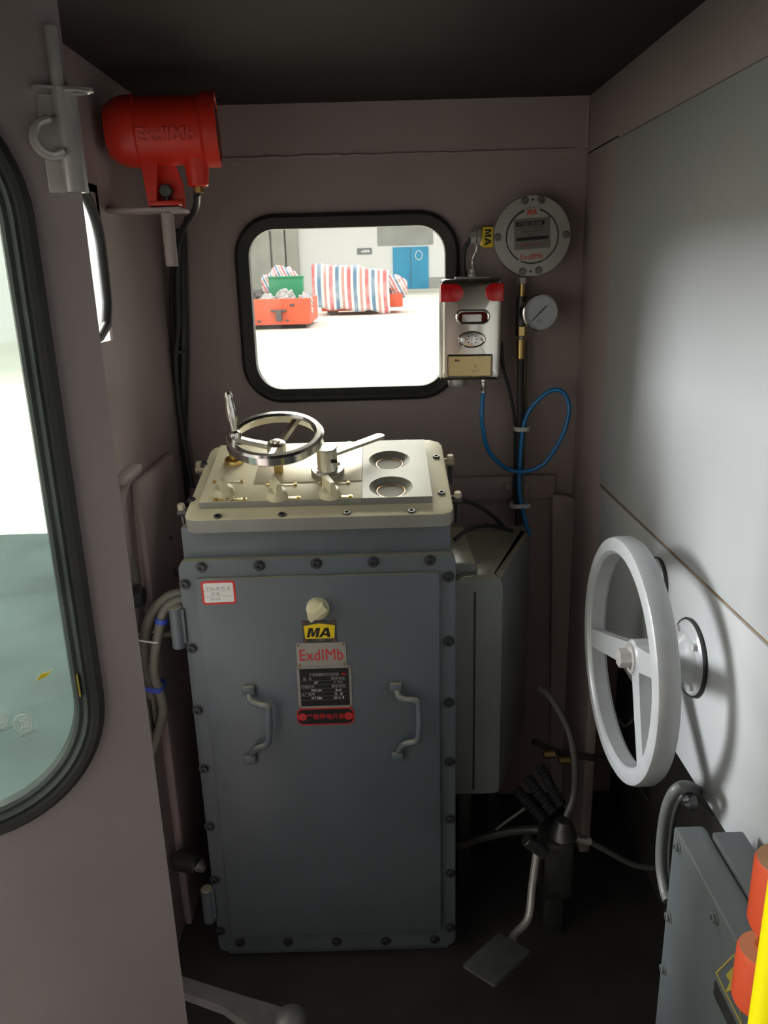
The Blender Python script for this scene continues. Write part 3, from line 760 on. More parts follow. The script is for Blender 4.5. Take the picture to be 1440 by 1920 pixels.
def wing_knob(fr, parent, r=0.02, rot=0.0, m='cream_knob', name='selector_knob'):
    b = MB().lathe([(r, 0), (r, 0.004), (r * 0.93, 0.010), (r * 0.8, 0.014), (r * 0.72, 0.015)], fr, 28)
    k = b.obj(name, m, parent)
    f = fr.spin(rot)
    L_, w0, h = r * 0.98, r * 0.36, 0.022
    ring0 = [f.p(-L_ * .9, -w0, 0.012), f.p(L_ * .9, -w0, 0.012), f.p(L_ * .9, w0, 0.012), f.p(-L_ * .9, w0, 0.012)]
    ring1 = [f.p(-L_ * .8, -w0 * .5, 0.012 + h), f.p(L_, -w0 * .8, 0.012 + h * .9), f.p(L_, w0 * .8, 0.012 + h * .9), f.p(-L_ * .8, w0 * .5, 0.012 + h)]
    MB().loops([ring0, ring1]).obj('grip', m, k)
    return k


ms = bolt_mesh(0.003, 'brass', False)
for px, py in ((420, 926), (520, 932), (619, 929)):
    u, v = tl_(px, py, HP)
    wing_knob(TF.shift(u, v, HP), lid, 0.0205, math.radians(115))
    a0 = tl_(px + 10, py + 16, HP)
    pb_ = max(a0[1], pb0 + 0.006)
    nameplate = MB().box((a0[0] - 0.030, pb_ - 0.005, HP), (a0[0] + 0.030, pb_ + 0.005, HP + 0.0012), 0.0004, TF).obj('name_strip', 'brass_plate', lid)
    for s_ in (-1, 1): link('screw', ms, nameplate, TF.shift(a0[0] + s_ * 0.026, pb_, HP + 0.001).mx())
    text('lettering', '手 停 动', 0.007, TF.shift(a0[0], pb_, HP + 0.0012), 'print_white', nameplate, 0.0002)
    a1_ = tl_(px + 8, py - 22, HP)
    up = MB().box((a1_[0] - 0.028, a1_[1] - 0.003, HP), (a1_[0] + 0.030, a1_[1] + 0.003, HP + 0.001), 0.0003, TF).obj('name_strip', 'tan_plate', lid)
    for s_ in (-1, 1): link('screw', ms, up, TF.shift(a1_[0] + s_ * 0.026, a1_[1], HP + 0.001).mx())
# brass push button at the back left
u, v = tl_(440, 866, HP)
pbn = MB().lathe([(0.02, 0), (0.02, 0.003), (0.018, 0.008), (0.012, 0.011), (0.009, 0.011), (0.009, 0.02), (0.007, 0.022)], TF.shift(u, v, HP), 24).obj('push_button', 'brass', lid)
# swing bolts at the lid's sides
for px, py, sd in ((352, 872, -1), (331, 951, -1), (846, 858, 1), (858, 928, 1)):
    a_, b_ = tl_(px, py); x_ = (hw0 - 0.012) if sd < 0 else (hw1 + 0.012)
    e_ = MB().cyl(TF.p(x_ - sd * 0.016, b_, -0.010), TF.p(x_ + sd * 0.008, b_, -0.010), 0.008, n=14).obj('swing_bolt', 'steel_dark' if b_ < 0.1 else 'tan_plate', lid)
    MB().cyl(TF.p(x_, b_, -0.06), TF.p(x_, b_, -0.006), 0.0045, n=10).obj('stud', 'steel_dark', e_)
    MB().cyl(TF.p(x_, b_, -0.004), TF.p(x_, b_, 0.006), 0.008, 0.007, n=6).obj('nut', 'tan_plate', e_)

# front of the cabinet: knob, plates, handles, sticker, hinges
u, v = cl(596, 1140)
wing_knob(CF.shift(u, v), cover, 0.0215, math.radians(40), name='front_knob')
rv = bolt_mesh(0.0022, 'copper', False)


def plate(px0, py0, px1, py1, m, name, tilt=0.0, r=0.001, th=0.0012):
    a0, b0 = cl(px0, py0); a1, b1 = cl(px1, py1)
    f = CF.shift((a0 + a1) / 2, (b0 + b1) / 2).spin(tilt); w_, h_ = abs(a1 - a0), abs(b1 - b0)
    o = MB().prism(rrect(w_, h_, r, 4), f, -0.0002, th).obj(name, m, cover)
    return o, f.shift(0, 0, th), w_, h_


def rivets(o, f, w_, h_, e=0.004):
    for sx in (-1, 1):
        for sy in (-1, 1): link('rivet', rv, o, f.shift(sx * (w_ / 2 - e), sy * (h_ / 2 - e), 0).mx())


o, f, w_, h_ = plate(566, 1164, 632, 1203, 'steel_dark', 'approval_plate'); rivets(o, f, w_, h_)
yl = MB().prism([(-0.027, -0.014), (0.027, -0.014), (0.029, 0.012), (0, 0.0165), (-0.029, 0.012)], f, 0, 0.0003).obj('yellow_field', 'print_yellow', o)
ma_letters('lettering', 0.019, 0.044, f.shift(0.0, -0.002, 0.0003), 'print_black', yl, 0.0003, 0.25)
text('serial_number', '110026', 0.005, f.shift(0, -0.0168, 0.0002), 'print_grey', o, 0.0002)
o, f, w_, h_ = plate(555, 1206, 650, 1247, 'aluminium', 'rating_plate'); rivets(o, f, w_, h_)
text('lettering', 'ExdIMb', 0.033, f.shift(0.0, -0.0005, 0.0002), 'print_red', o, 0.0003, 0.0, 0.0, 0.082)
o, f, w_, h_ = plate(556, 1250, 661, 1325, 'aluminium', 'data_plate'); rivets(o, f, w_, h_, 0.003)
bk = MB().prism(rrect(w_ - 0.009, h_ - 0.009, 0.003, 4), f, 0, 0.0004).obj('black_field', 'plate_black', o)
f3 = f.shift(0, 0, 0.0006)
text('lettering', '矿用隔爆型司机控制器', 0.0075, f3.shift(0.0, 0.027), 'print_grey', bk, 0.0002, wide=0.056)
ma_letters('red_mark', 0.0045, 0.010, f3.shift(0.038, 0.027), 'plate_red', bk, 0.0002)
for k, (l, r, ml, mr_) in enumerate((('型  号', '额定电压', 'print_grey', 'print_grey'), ('XP', 'V  DC', 'print_white', 'print_grey'), ('防爆标志', '额定电流', 'print_grey', 'print_grey'),
                                     ('090104', 'ExdI', 'print_white', 'print_white'), ('出厂编号', '重  量', 'print_grey', 'print_grey'), ('NT.586', '2012. 8', 'print_white', 'print_white'))):
    y_ = 0.0185 - k * 0.0082
    text('lettering', l, 0.0066, f3.shift(-0.016 if ml == 'print_white' else -0.032, y_), ml, bk, 0.0002)
    text('lettering', r, 0.0066, f3.shift(0.026, y_), mr_, bk, 0.0002)
    MB().box((-0.044, y_ - 0.0043, 0), (0.044, y_ - 0.0040, 0.0001), 0, f3).obj('rule', 'print_grey', bk)
o, f, w_, h_ = plate(556, 1328, 665, 1357, 'plate_red', 'warning_plate', r=0.0125)
ib = MB().prism(rrect(w_ - 0.006, h_ - 0.006, 0.0095, 6), f, 0, 0.0003).obj('dark_field', 'plate_black', o)
for s_ in (-1, 1):
    MB().prism(circ(0.008, 20), f.shift(s_ * (w_ / 2 - 0.011), 0), 0.0003, 0.0006).obj('red_dot', 'print_red', o)
    link('rivet', rv, o, f.shift(s_ * (w_ / 2 - 0.011), 0, 0.0006).mx())
text('lettering', '严禁带电开盖', 0.0125, f.shift(0, 0, 0.0004), 'plate_red', ib, 0.0002, 0.0002, wide=0.072)
o, f, w_, h_ = plate(376, 1090, 444, 1132, 'print_red', 'sticker', tilt=math.radians(0.5), r=0.005, th=0.0004)
o['label'] = 'white sticker with a red rounded border'
ws = MB().prism(rrect(w_ - 0.008, h_ - 0.008, 0.003, 4), f, 0, 0.0002).obj('white_field', 'print_white', o)
f3 = f.shift(0, 0, 0.0003)
text('handwriting', '2T66 电 机 车', 0.0075, f3.shift(0, 0.0085), 'print_grey', ws, 0.0001)
text('handwriting', '控 制', 0.007, f3.shift(-0.006, -0.002), 'print_grey', ws, 0.0001)
text('handwriting', '2012.8', 0.007, f3.shift(-0.008, -0.012), 'print_grey', ws, 0.0001)
for y_ in (0.004, -0.0065): MB().box((-0.027, y_ - 0.0002, 0), (0.027, y_ + 0.0002, 0.0001), 0, f3).obj('rule', 'print_grey', ws)
for pts in ([(467, 1291), (470, 1313), (487, 1322), (502, 1326), (505, 1345), (505, 1380), (500, 1397), (480, 1405), (470, 1421)],
            [(742, 1285), (747, 1305), (760, 1312), (780, 1314), (786, 1330), (786, 1372), (780, 1390), (757, 1396), (745, 1415)]):
    dz = (0.0, 0.014, 0.02, 0.024, 0.026, 0.026, 0.024, 0.014, 0.0)
    path = [CF.p(*CF.uv(at_y(px, py, CF.o.y - d)), d) for (px, py), d in zip(pts, dz)]
    hd = MB().tube(smooth_path(path, 5), 0.0062, 10).obj('handle', 'slate_paint', cover)
    for (px, py) in (pts[0], pts[-1]):
        u, v = cl(px, py)
        MB().box((u - 0.012, v - 0.009, 0), (u + 0.012, v + 0.009, 0.012), 0.004, CF).obj('foot', 'slate_paint', hd)
for y0, y1, px in ((1130, 1205, 329), (1652, 1712, 391)):
    a, b = at_y(px, y0, BY + 0.02), at_y(px, y1, BY + 0.02); x_ = BX0 - 0.012
    hg = MB().cyl((x_, BY + 0.0, b.z), (x_, BY + 0.0, a.z), 0.0125, n=18).obj('hinge', 'slate_paint', cab)
    MB().box((x_, BY - 0.006, b.z + 0.01), (BX0 + 0.004, BY - 0.001, a.z - 0.004), 0.001).obj('hinge_leaf', 'slate_paint', hg)

# ================================================================== JUNCTION BOX right of the cabinet
JY = 1.44
jt = at_y(915, 1083, JY).z; jb = at_y(915, 1487, JY).z; jx = at_y(947, 1200, JY).x; jl = BX1 + 0.004
jt2 = jt
jo = [(jl, JY), (jx - 0.018, JY), (jx - 0.006, JY + 0.004), (jx, JY + 0.016), (jx + 0.10, JY + 0.28), (jx + 0.09, JY + 0.30), (jl, JY + 0.30)]
jbx = thing('junction_box', 'slate grey junction box with rounded edges right of the control cabinet', 'box', (jx - 0.03, JY + 0.15, 0))
MB().prism(jo, WORLD, jb, jt, 0.022).obj('body', 'jbox_paint', jbx)
MB().box((jl, JY + 0.03, jt - 0.02), (jx - 0.055, JY + 0.28, jt + 0.02), 0.008).obj('top_step', 'jbox_paint', jbx)
jsx = at_y(890, 1200, JY).x
MB().box((jsx - 0.002, JY - 0.0015, jb + 0.01), (jsx + 0.002, JY + 0.004, jt - 0.03)).obj('groove', 'bolt_black', jbx)
MB().box((jl + 0.02, JY + 0.1, 0), (jl + 0.05, JY + 0.13, jb), 0.002).obj('leg', 'steel_dark', jbx)
MB().box((jx, JY + 0.22, 0), (jx + 0.03, JY + 0.25, jb), 0.002).obj('leg', 'steel_dark', jbx)

# ================================================================== RED HEADLAMP
LY = 1.54
lc = at_y(312, 248, LY); l0 = at_y(203, 258, LY).x; l1 = at_y(408, 240, LY).x
lamp = thing('headlamp', 'red cast explosion-proof headlamp on a bracket in the upper left corner', 'lamp', (lc.x, LY, lc.z - 0.1))
ld = Vector((1, 0.12, 0.02)).normalized()
LR = 0.0585
lfr = Frame(Vector((l0, LY - 0.012, lc.z)), ld.cross(Vector((0, 0, 1))).normalized(), Vector((0, 0, 1)))
lfr = Frame(lfr.o, lfr.u, ld.cross(lfr.u))
LL = l1 - l0
bodyl = MB().lathe([(0.02, 0), (LR * 0.72, 0.004), (LR * 0.9, 0.018), (LR * 1.0, 0.035), (LR * 1.02, 0.055), (LR * 0.97, 0.058), (LR * 0.97, LL - 0.03), (LR * 1.06, LL - 0.024), (LR * 1.06, LL), (LR * 0.9, LL), (LR * 0.88, LL - 0.008)], lfr, 44).obj('body', 'lamp_red', lamp)
MB().lathe([(LR * 0.86, LL - 0.002), (LR * 0.5, LL + 0.001), (0.002, LL + 0.002)], lfr, 32).obj('lens', 'display_red', lamp)
nf = (Vector((0, -1, 0.1)) - ld * Vector((0, -1, 0.1)).dot(ld)).normalized()
tf_ = Frame(lfr.o + ld * (LL * 0.56) + nf * (LR * 0.965) + Vector((0, 0, -0.022)), ld, nf.cross(ld) * 1.0)
tf_ = Frame(tf_.o + nf * -0.006, ld, Vector((0, 0, 1)))
# lettering raised on the curved front: tilt down with the surface
dnrm = (nf * math.cos(0.33) + Vector((0, 0, -1)) * math.sin(0.33)).normalized()
ctr = lfr.o + ld * (LL * 0.56) + dnrm * (LR * 0.968)
tf_ = Frame(ctr, ld, dnrm.cross(ld))
text('lettering', 'ExdIMb', 0.03, tf_, 'lamp_red', bodyl, 0.0025, 0.0006, wide=0.10)
fx0 = at_y(270, 315, LY).x; fx1 = at_y(335, 315, LY).x; fzb = at_y(310, 388, LY).z
zbt = lc.z - LR + 0.012
MB().loops([[Vector((fx0, LY - 0.02, zbt)), Vector((fx0 + 0.03, LY - 0.02, zbt)), Vector((fx0 + 0.03, LY + 0.03, zbt)), Vector((fx0, LY + 0.03, zbt))],
            [Vector((fx0 + 0.006, LY - 0.02, fzb)), Vector((fx0 + 0.02, LY - 0.02, fzb)), Vector((fx0 + 0.02, LY + 0.03, fzb)), Vector((fx0 + 0.006, LY + 0.03, fzb))]]).obj('foot', 'lamp_red', lamp)
MB().prism([(fx0 + 0.012, zbt + 0.006), (fx1 - 0.012, zbt + 0.004), (fx1 + 0.002, (fzb + zbt) / 2), (fx1 + 0.002, fzb), (fx0 + 0.012, fzb)][::-1], Frame((0, LY + 0.014, 0), (1, 0, 0), (0, 0, 1)), -0.006, 0.006).obj('foot', 'lamp_red', lamp)
MB().box((fx0 + 0.008, LY - 0.022, fzb), (fx1, LY + 0.03, fzb + 0.009), 0.002).obj('foot', 'lamp_red', lamp)
q = at_y(307, 356, LY - 0.02)
MB().cyl((q.x, LY - 0.012, q.z), (q.x, LY + 0.01, q.z), 0.012, n=6).obj('nut', 'steel_dark', lamp)
MB().cyl((q.x, LY - 0.004, fzb - 0.01), (q.x, LY - 0.004, q.z), 0.0045, n=10).obj('stud', 'steel_dark', lamp)
g0 = at_y(369, 312, LY); g1 = at_y(369, 350, LY); g2 = at_y(370, 362, LY)
MB().cyl((g0.x, LY, g0.z + 0.02), (g0.x, LY, g1.z), 0.024, 0.018, n=24).obj('cable_entry', 'lamp_red', lamp)
gl_ = MB().cyl((g0.x, LY, g1.z), (g0.x, LY, g2.z), 0.0085, n=6).obj('gland', 'brass', lamp)
# bracket shelf and its post
shz = fzb - 0.004
sh = thing('lamp_bracket', 'dark steel shelf bracket with a round post carrying the red headlamp', 'bracket', (lc.x, LY, shz))
MB().box((XL, LY - 0.03, shz - 0.005), (at_y(345, 390, LY).x, LY + 0.045, shz + 0.0015), 0.001).obj('shelf', 'cab_paint', sh)
pq = at_y(316, 430, LY + 0.02)
MB().cyl((pq.x, LY + 0.02, 1.44), (pq.x, LY + 0.02, shz - 0.004), 0.0115, n=20).obj('post', 'cab_paint', sh)

# ================================================================== CABLES in the left front corner
CYY = 1.86
def cable(name, pts, r, m, label, Y=CYY, cat='cable', group=None, sub=8, n=10, ys=None):
    P = [at_y(px, py, (ys[i] if ys else Y)) for i, (px, py) in enumerate(pts)]
    o = MB().tube(smooth_path(P, sub), r, n).obj(name, m); tag(o, label, cat, group); return o


gp = (g2.x, LY, g2.z)
lc1 = MB().tube(smooth_path([gp, at_y(366, 392, LY + 0.1), at_y(345, 425, LY + 0.22), at_y(328, 470, 1.85), at_y(322, 560, 1.855), at_y(327, 660, 1.86), at_y(329, 760, 1.86), at_y(336, 850, 1.86), at_y(348, 930, 1.86), at_y(352, 1010, 1.84)], 8), 0.0065, 10).obj('cable', 'cable_black')
tag(lc1, 'black cable running from the red headlamp down the left front corner', 'cable')
cable('cable', [(352, 405), (338, 450), (333, 520), (334, 610), (329, 670), (333, 740), (340, 800), (352, 868), (362, 915)], 0.006, 'cable_black', 'thin black corner cable that ends beside the left rear of the cabinet lid', 1.84)
cable('cable', [(340, 430), (342, 520), (345, 640), (343, 760), (341, 850), (346, 930)], 0.012, 'cable_black', 'thick black cable lying deepest in the left front corner', 1.875)
for k, (px, py) in enumerate(((328, 660), (333, 848))):
    q = at_y(px, py, 1.856)
    f2 = Frame(q, (1, 0, 0), (0, 1, 0))
    o = MB().sweep_ring([(a + 0.004, b) for a, b in rrect(0.036, 0.03, 0.013, 5)], [(0, -0.003), (0, 0.003), (0.002, 0.003), (0.002, -0.003)], f2).obj('cable_tie', 'cable_black')
    tag(o, ('upper black cable tie round the corner cables' if k == 0 else 'lower black cable tie round the corner cables near the cabinet'), 'cable tie', 'ties on the corner cables')

# ================================================================== GAS DETECTOR
GY = 1.79
ga, gb = at_y(829, 520, GY), at_y(947, 525, GY); gc_ = at_y(823, 712, GY); ge = at_y(936, 716, GY)
GW = ((gb.x - ga.x) + (ge.x - gc_.x)) / 2; GH = ((ga.z - gc_.z) + (gb.z - ge.z)) / 2
GF = Frame(((ga.x + gb.x + gc_.x + ge.x) / 4, GY, (ga.z + gb.z + gc_.z + ge.z) / 4), (1, 0, 0.0), (0, 0, 1)).spin(math.radians(-0.6))
def gl(px, py): return GF.uv(at_y(px, py, GY))
gd = thing('gas_detector', 'chromed wall-mounted gas detector with two red lamps right of the window', 'gas detector', GF.p(0, -GH / 2, -0.05))
MB().box((-GW / 2, -GH / 2, -0.055), (GW / 2, GH / 2, -0.006), 0.008, GF).obj('case', 'steel_dark', gd)
BUL = 0.006
def gh(u, v): return BUL * (1 - max(abs(u) / (GW / 2), abs(v) / (GH / 2)) ** 2)
_go = rrect(GW - 0.004, GH - 0.004, 0.008, 5)
fc = MB().loops([[GF.p(a * k, b * k, c) for a, b in _go] for k, c in [(1, -0.008), (1, -0.003), (0.985, -0.0006)] + [(k / 14, BUL * (1 - (k / 14) ** 2)) for k in range(13, 0, -1)]]).obj('front', 'chrome_plate', gd, smooth=80)
MB().box((-0.03, -0.06, -0.112), (0.03, 0.06, -0.054), 0.002, GF).obj('mount', 'steel_dark', gd)
for sd in (-1, 1):
    ha = gl(869, 547) if sd < 0 else gl(909, 550)
    hz0, hz1 = gl(850, 566)[1], gl(850, 532)[1]
    hr = (hz1 - hz0) / 2; cz = (hz0 + hz1) / 2; xe = sd * (GW / 2 + 0.0008); xi = ha[0] + sd * -0.0 
    xi = sd * (abs(xi) + hr)
    o_ = [(xe, cz - hr), (xe, cz + hr)] + [(xi - sd * hr * math.sin(t), cz + hr * math.cos(t)) for t in [math.radians(x) for x in range(0, 181, 15)]]
    if sd > 0: pass
    else: o_ = o_[::-1]
    ar = sum(o_[i - 1][0] * o_[i][1] - o_[i][0] * o_[i - 1][1] for i in range(len(o_)))
    if ar < 0: o_ = o_[::-1]
    MB().prism(o_, GF, -0.03, 0.0055, 0.002).obj('alarm_lamp', 'lens_red', gd)
u, v = gl(886, 594)
G0 = GF; GF = G0.shift(0, 0, gh(u, v) - 0.0012)
o_ = rrect(0.077, 0.033, 0.0155, 8)
MB().sweep_ring(o_, [(0, -0.001), (0.001, 0.003), (0.003, 0.004), (0.006, 0.003), (0.007, -0.002)], GF.shift(u, v)).obj('display_frame', 'chrome', gd)
MB().prism(rrect(0.066, 0.023, 0.0108, 8), GF.shift(u, v), -0.001, 0.001).obj('display', 'display_red', gd)
u, v = G0.uv(at_y(884, 636, GY)); GF = G0.shift(0, 0, gh(u, v) - 0.0012)
gr_ = MB().loops([[GF.shift(u, v).p(a * k, b * k, c) for a, b in circ(1, 36)] for k, c in ((0.0, 0),)] if False else
                 [[GF.p(u + 0.031 * k * math.cos(t), v + 0.0185 * k * math.sin(t), c) for t in [2 * math.pi * i / 36 for i in range(36)]] for k, c in ((1, -0.001), (1, 0.003), (0.93, 0.0045), (0.84, 0.003), (0.5, 0.004))]).obj('sounder', 'chrome', gd)
for k in range(9):
    rr = 0 if k == 8 else 0.0105
    a, b = u + rr * math.cos(k * math.pi / 4), v + rr * 0.9 * math.sin(k * math.pi / 4)
    MB().lathe([(0.0013, 0.0036), (0.0013, 0.0043)], GF.shift(a, b), 8).obj('sounder_hole', 'print_black', gr_)
u, v = G0.uv(at_y(880, 686, GY)); GF = G0.shift(0, 0, gh(u, v + 0.02) + 0.0006)
MB().sweep_ring(rrect(0.103, 0.052, 0.004, 4), [(0, -0.001), (0, 0.002), (0.002, 0.0035), (0.004, 0.001), (0.004, -0.001)], GF.shift(u, v)).obj('plate_frame', 'chrome', gd)
bp_ = MB().prism(rrect(0.094, 0.043, 0.002, 4), GF.shift(u, v), -0.0005, 0.0006).obj('name_plate', 'brass_plate', gd)
ma_letters('lettering', 0.005, 0.011, GF.shift(u - 0.028, v + 0.013, 0.0006), 'print_black', bp_, 0.0002)
text('lettering', 'KJ\nCH4', 0.010, GF.shift(u + 0.014, v - 0.006, 0.0008), 'tan_plate', bp_, 0.0002)
GF = G0
u, v = gl(860, 727)
MB().lathe([(0.021, 0), (0.022, 0.002), (0.022, 0.014), (0.02, 0.017)], Frame(GF.p(u, -GH / 2 + 0.002, -0.03), (1, 0, 0), (0, -1, 0)), 10).obj('sensor_cap', 'galv', gd)
u2, v2 = gl(909, 732)
MB().lathe([(0.008, 0), (0.008, 0.008), (0.0065, 0.010), (0.0065, 0.024), (0.0052, 0.026), (0.0052, 0.034)], Frame(GF.p(u2, -GH / 2 + 0.002, -0.03), (1, 0, 0), (0, -1, 0)), 14).obj('cable_gland', 'chrome', gd)
gtip = GF.p(u2, -GH / 2 - 0.032, -0.03)
MB().box((-0.035, GH / 2 - 0.001, -0.045), (0.04, GH / 2 + 0.004, -0.015), 0.001, GF).obj('top_strip', 'galv', gd)
u3, _ = gl(889, 510)
MB().lathe([(0.009, 0.003), (0.009, 0.009), (0.006, 0.012), (0.006, 0.02)], Frame(GF.p(u3, GH / 2, -0.03), (1, 0, 0), (0, 1, 0)), 14).obj('top_gland', 'galv', gd)
gtop = GF.p(u3, GH / 2 + 0.018, -0.03)

# ================================================================== ROUND TRANSMITTER, GAUGE and their pipes
RY = 1.83
rc = at_y(998, 443, RY); rr_ = (at_y(1071, 440, RY).x - at_y(925, 445, RY).x) / 2
RF = Frame(rc, (1, 0, 0), (0, 0, 1)).spin(math.radians(3))
def rl(px, py): return RF.uv(at_y(px, py, RY))
rt = thing('pressure_transmitter', 'round cast aluminium transmitter with bolted cover high on the front wall', 'transmitter', (rc.x, YF, rc.z - rr_))
MB().lathe([(rr_ * 0.9, -0.07), (rr_ * 0.9, -0.03), (rr_ * 0.97, -0.026), (rr_, -0.022), (rr_, -0.003), (rr_ * 0.98, 0), (rr_ * 0.66, 0)], RF, 56).obj('housing', 'aluminium', rt)
rcv = MB().lathe([(rr_ * 0.655, -0.001), (rr_ * 0.655, 0.003), (rr_ * 0.63, 0.005), (rr_ * 0.6, 0.005)], RF, 48).obj('cover', 'aluminium', rt)
MB().lathe([(rr_ * 0.68, 0.0002), (rr_ * 0.68, 0.0006), (rr_ * 0.655, 0.0006), (rr_ * 0.655, 0.0002)], RF, 48, False, False).obj('groove', 'print_black', rt)
b3 = bolt_mesh(0.0062, 'bolt_steel')
for px, py in ((984, 376), (1015, 375), (933, 445), (1061, 440), (980, 509), (1010, 507)):
    link('bolt', b3, rt, RF.shift(*rl(px, py), 0).mx())
for px, py in ((999, 374), (995, 509)): MB().lathe([(0.0025, 0), (0.0025, 0.0005)], RF.shift(*rl(px, py)), 10).obj('screw_hole', 'print_black', rt)
f = RF.shift(*rl(997, 398), 0.005)
t1 = MB().prism(rrect(0.033, 0.016, 0.001, 3), f, -0.0002, 0.001).obj('name_tag', 'aluminium', rcv); ma_letters('lettering', 0.011, 0.021, f.shift(0, 0, 0.001), 'print_red', t1, 0.0005)
f = RF.shift(*rl(996, 481), 0.005)
t1 = MB().prism(rrect(0.058, 0.017, 0.001, 3), f, -0.0002, 0.001).obj('name_tag', 'aluminium', rcv); text('lettering', 'ExdIMb', 0.0155, f.shift(0, 0, 0.001), 'print_red', t1, 0.0004, 0.0, wide=0.05)
f = RF.shift(*rl(997, 438), 0.005)
t1 = MB().prism(rrect(0.079, 0.064, 0.001, 3), f, -0.0002, 0.001).obj('data_plate', 'plate_grey', rcv)
MB().prism(rrect(0.062, 0.009, 0.001, 3), f.shift(-0.004, 0.021, 0.001), 0, 0.0003).obj('black_band', 'print_black', t1)
MB().prism(rrect(0.07, 0.007, 0.001, 3), f.shift(0, -0.010, 0.001), 0, 0.0003).obj('black_band', 'print_black', t1)
text('lettering', '矿用压力变送器', 0.0068, f.shift(-0.004, 0.021, 0.0014), 'print_grey', t1, 0.0001, wide=0.05)
for k, s_ in enumerate(('型号 GYD   量程 1MPa', '防爆 ExdI   编号 0866', '电压 24V')): text('lettering', s_, 0.0052, f.shift(0, 0.012 - k * 0.007, 0.0012), 'print_black', t1, 0.0001)
text('lettering', '电机车制造厂', 0.006, f.shift(0, -0.023, 0.0012), 'plate_red', t1, 0.0001, wide=0.05)
for s_ in (-1, 1):
    for s2 in (-1, 1): link('rivet', rv, t1, f.shift(s_ * 0.036, s2 * 0.028, 0.001).mx())
# side block with MA label
sa, sb = at_y(899, 428, RY + 0.03), at_y(927, 463, RY + 0.03)
sbk = MB().box((sa.x, RY + 0.015, sb.z), (sb.x + 0.012, RY + 0.05, sa.z), 0.003).obj('side_block', 'brass', rt)
sf = Frame(((sa.x + sb.x) / 2, RY + 0.015, (sa.z + sb.z) / 2), (0, 0, -1), (1, 0, 0))
sy = MB().prism(rrect(0.042, 0.022, 0.001, 3), sf, -0.0003, 0.0005).obj('label_plate', 'print_yellow', sbk)
ma_letters('lettering', 0.014, 0.034, sf.shift(0, 0, 0.0005), 'print_black', sy, 0.0003)
for px0, px1, hh in ((882, 890, 0.034), (890, 899, 0.044)):
    a_, b_ = at_y(px0, 446, RY + 0.03), at_y(px1, 446, RY + 0.03)
    MB().cyl((a_.x, RY + 0.032, a_.z), (b_.x + 0.002, RY + 0.032, a_.z), hh / 2, n=8).obj('gland_nut', 'galv', rt)
tag(MB().tube(smooth_path([gtop, gtop + Vector((0.0, 0.0, 0.02)), at_y(893, 470, 1.80), at_y(895, 448, 1.80), at_y(894, 425, 1.805)], 8), 0.0022, 8).obj('wire', 'chrome'), 'thin bright wire rising from the top of the gas detector', 'wire')
cable('cable', [(884, 447), (873, 462), (869, 490), (873, 520), (880, 560)], 0.005, 'cable_black', 'short black cable hanging behind the top of the gas detector', 1.875, ys=[1.862, 1.868, 1.87, 1.87, 1.87])
# vertical brass fitting and gauge
VX = at_y(978, 560, 1.85).x
def vz(py): return at_y(978, py, 1.85).z
pg = thing('pressure_gauge', 'round white-faced pressure gauge on brass fittings below the transmitter', 'gauge', (VX, 1.85, vz(672)))
for py0, py1, r, m, n, nm in ((520, 532, 0.012, 'galv', 6, 'nut'), (530, 560, 0.0075, 'brass', 16, 'pipe'), (556, 612, 0.0125, 'steel_dark', 16, 'tee'), (611, 630, 0.0125, 'brass', 6, 'nut'), (630, 636, 0.007, 'galv', 12, 'ferrule'), (635, 673, 0.010, 'brass', 20, 'sleeve')):
    MB().cyl((VX, 1.85, vz(py1)), (VX, 1.85, vz(py0)), r, n=n).obj(nm, m, pg)
gq_ = at_y(1013, 586, 1.80); gr = 0.5 * (1046 - 981) * 1.80 / FPX * 1.02
GFr = Frame(gq_, (1, 0.10, 0), (0, 0, 1))
MB().cyl((VX, 1.85, gq_.z), (gq_.x - 0.005, 1.848, gq_.z), 0.008, n=14).obj('stem', 'brass', pg)
gbod = MB().lathe([(gr * 0.5, -0.045), (gr * 0.93, -0.036), (gr * 0.95, -0.012), (gr, -0.008), (gr, 0.002), (gr * 0.93, 0.004), (gr * 0.88, 0.0), (gr * 0.86, -0.003)], GFr, 40, True, False).obj('case', 'chrome', pg)
dial = MB().lathe([(gr * 0.87, -0.004), (gr * 0.86, -0.0028)], GFr, 36).obj('dial', 'white_dial', pg)
for k in range(25):
    a = math.radians(225 - k * 11.25); L0 = 0.72 if k % 4 == 0 else 0.77
    f2 = GFr.spin(a)
    MB().box((gr * L0, -0.0003, -0.0027), (gr * 0.82, 0.0003, -0.0025), 0, f2).obj('tick', 'print_black', dial)
nd = GFr.spin(math.radians(45))
MB().box((-gr * 0.62, -0.0009, -0.002), (gr * 0.5, 0.0009, -0.0014), 0, nd).obj('needle', 'print_black', dial)
text('lettering', 'MPa', 0.007, GFr.shift(0, -gr * 0.45, -0.0024), 'print_grey', dial, 0.0001)
cable('hose', [(977, 668), (976, 720), (975, 790), (972, 860), (970, 920), (972, 985)], 0.0085, 'cable_black', 'thick black hose dropping from the brass sleeve below the gauge', 1.85, 'hose', ys=[1.85, 1.855, 1.86, 1.862, 1.862, 1.85])
cable('pipe', [(990, 640), (988, 720), (984, 800), (981, 880), (979, 940), (983, 985)], 0.0045, 'olive_dust', 'thin olive pipe running beside the black hose below the gauge', 1.872, 'pipe')
cable('cable', [(940, 640), (944, 690), (956, 735), (965, 790), (966, 870), (964, 935)], 0.004, 'cable_black', 'slim black cable slanting from behind the gas detector to the hose bundle', 1.868)
cable('cable', [(938, 670), (950, 715), (961, 760), (969, 830), (968, 920)], 0.003, 'cable_black', 'thinnest black cable slanting right below the gas detector', 1.876)
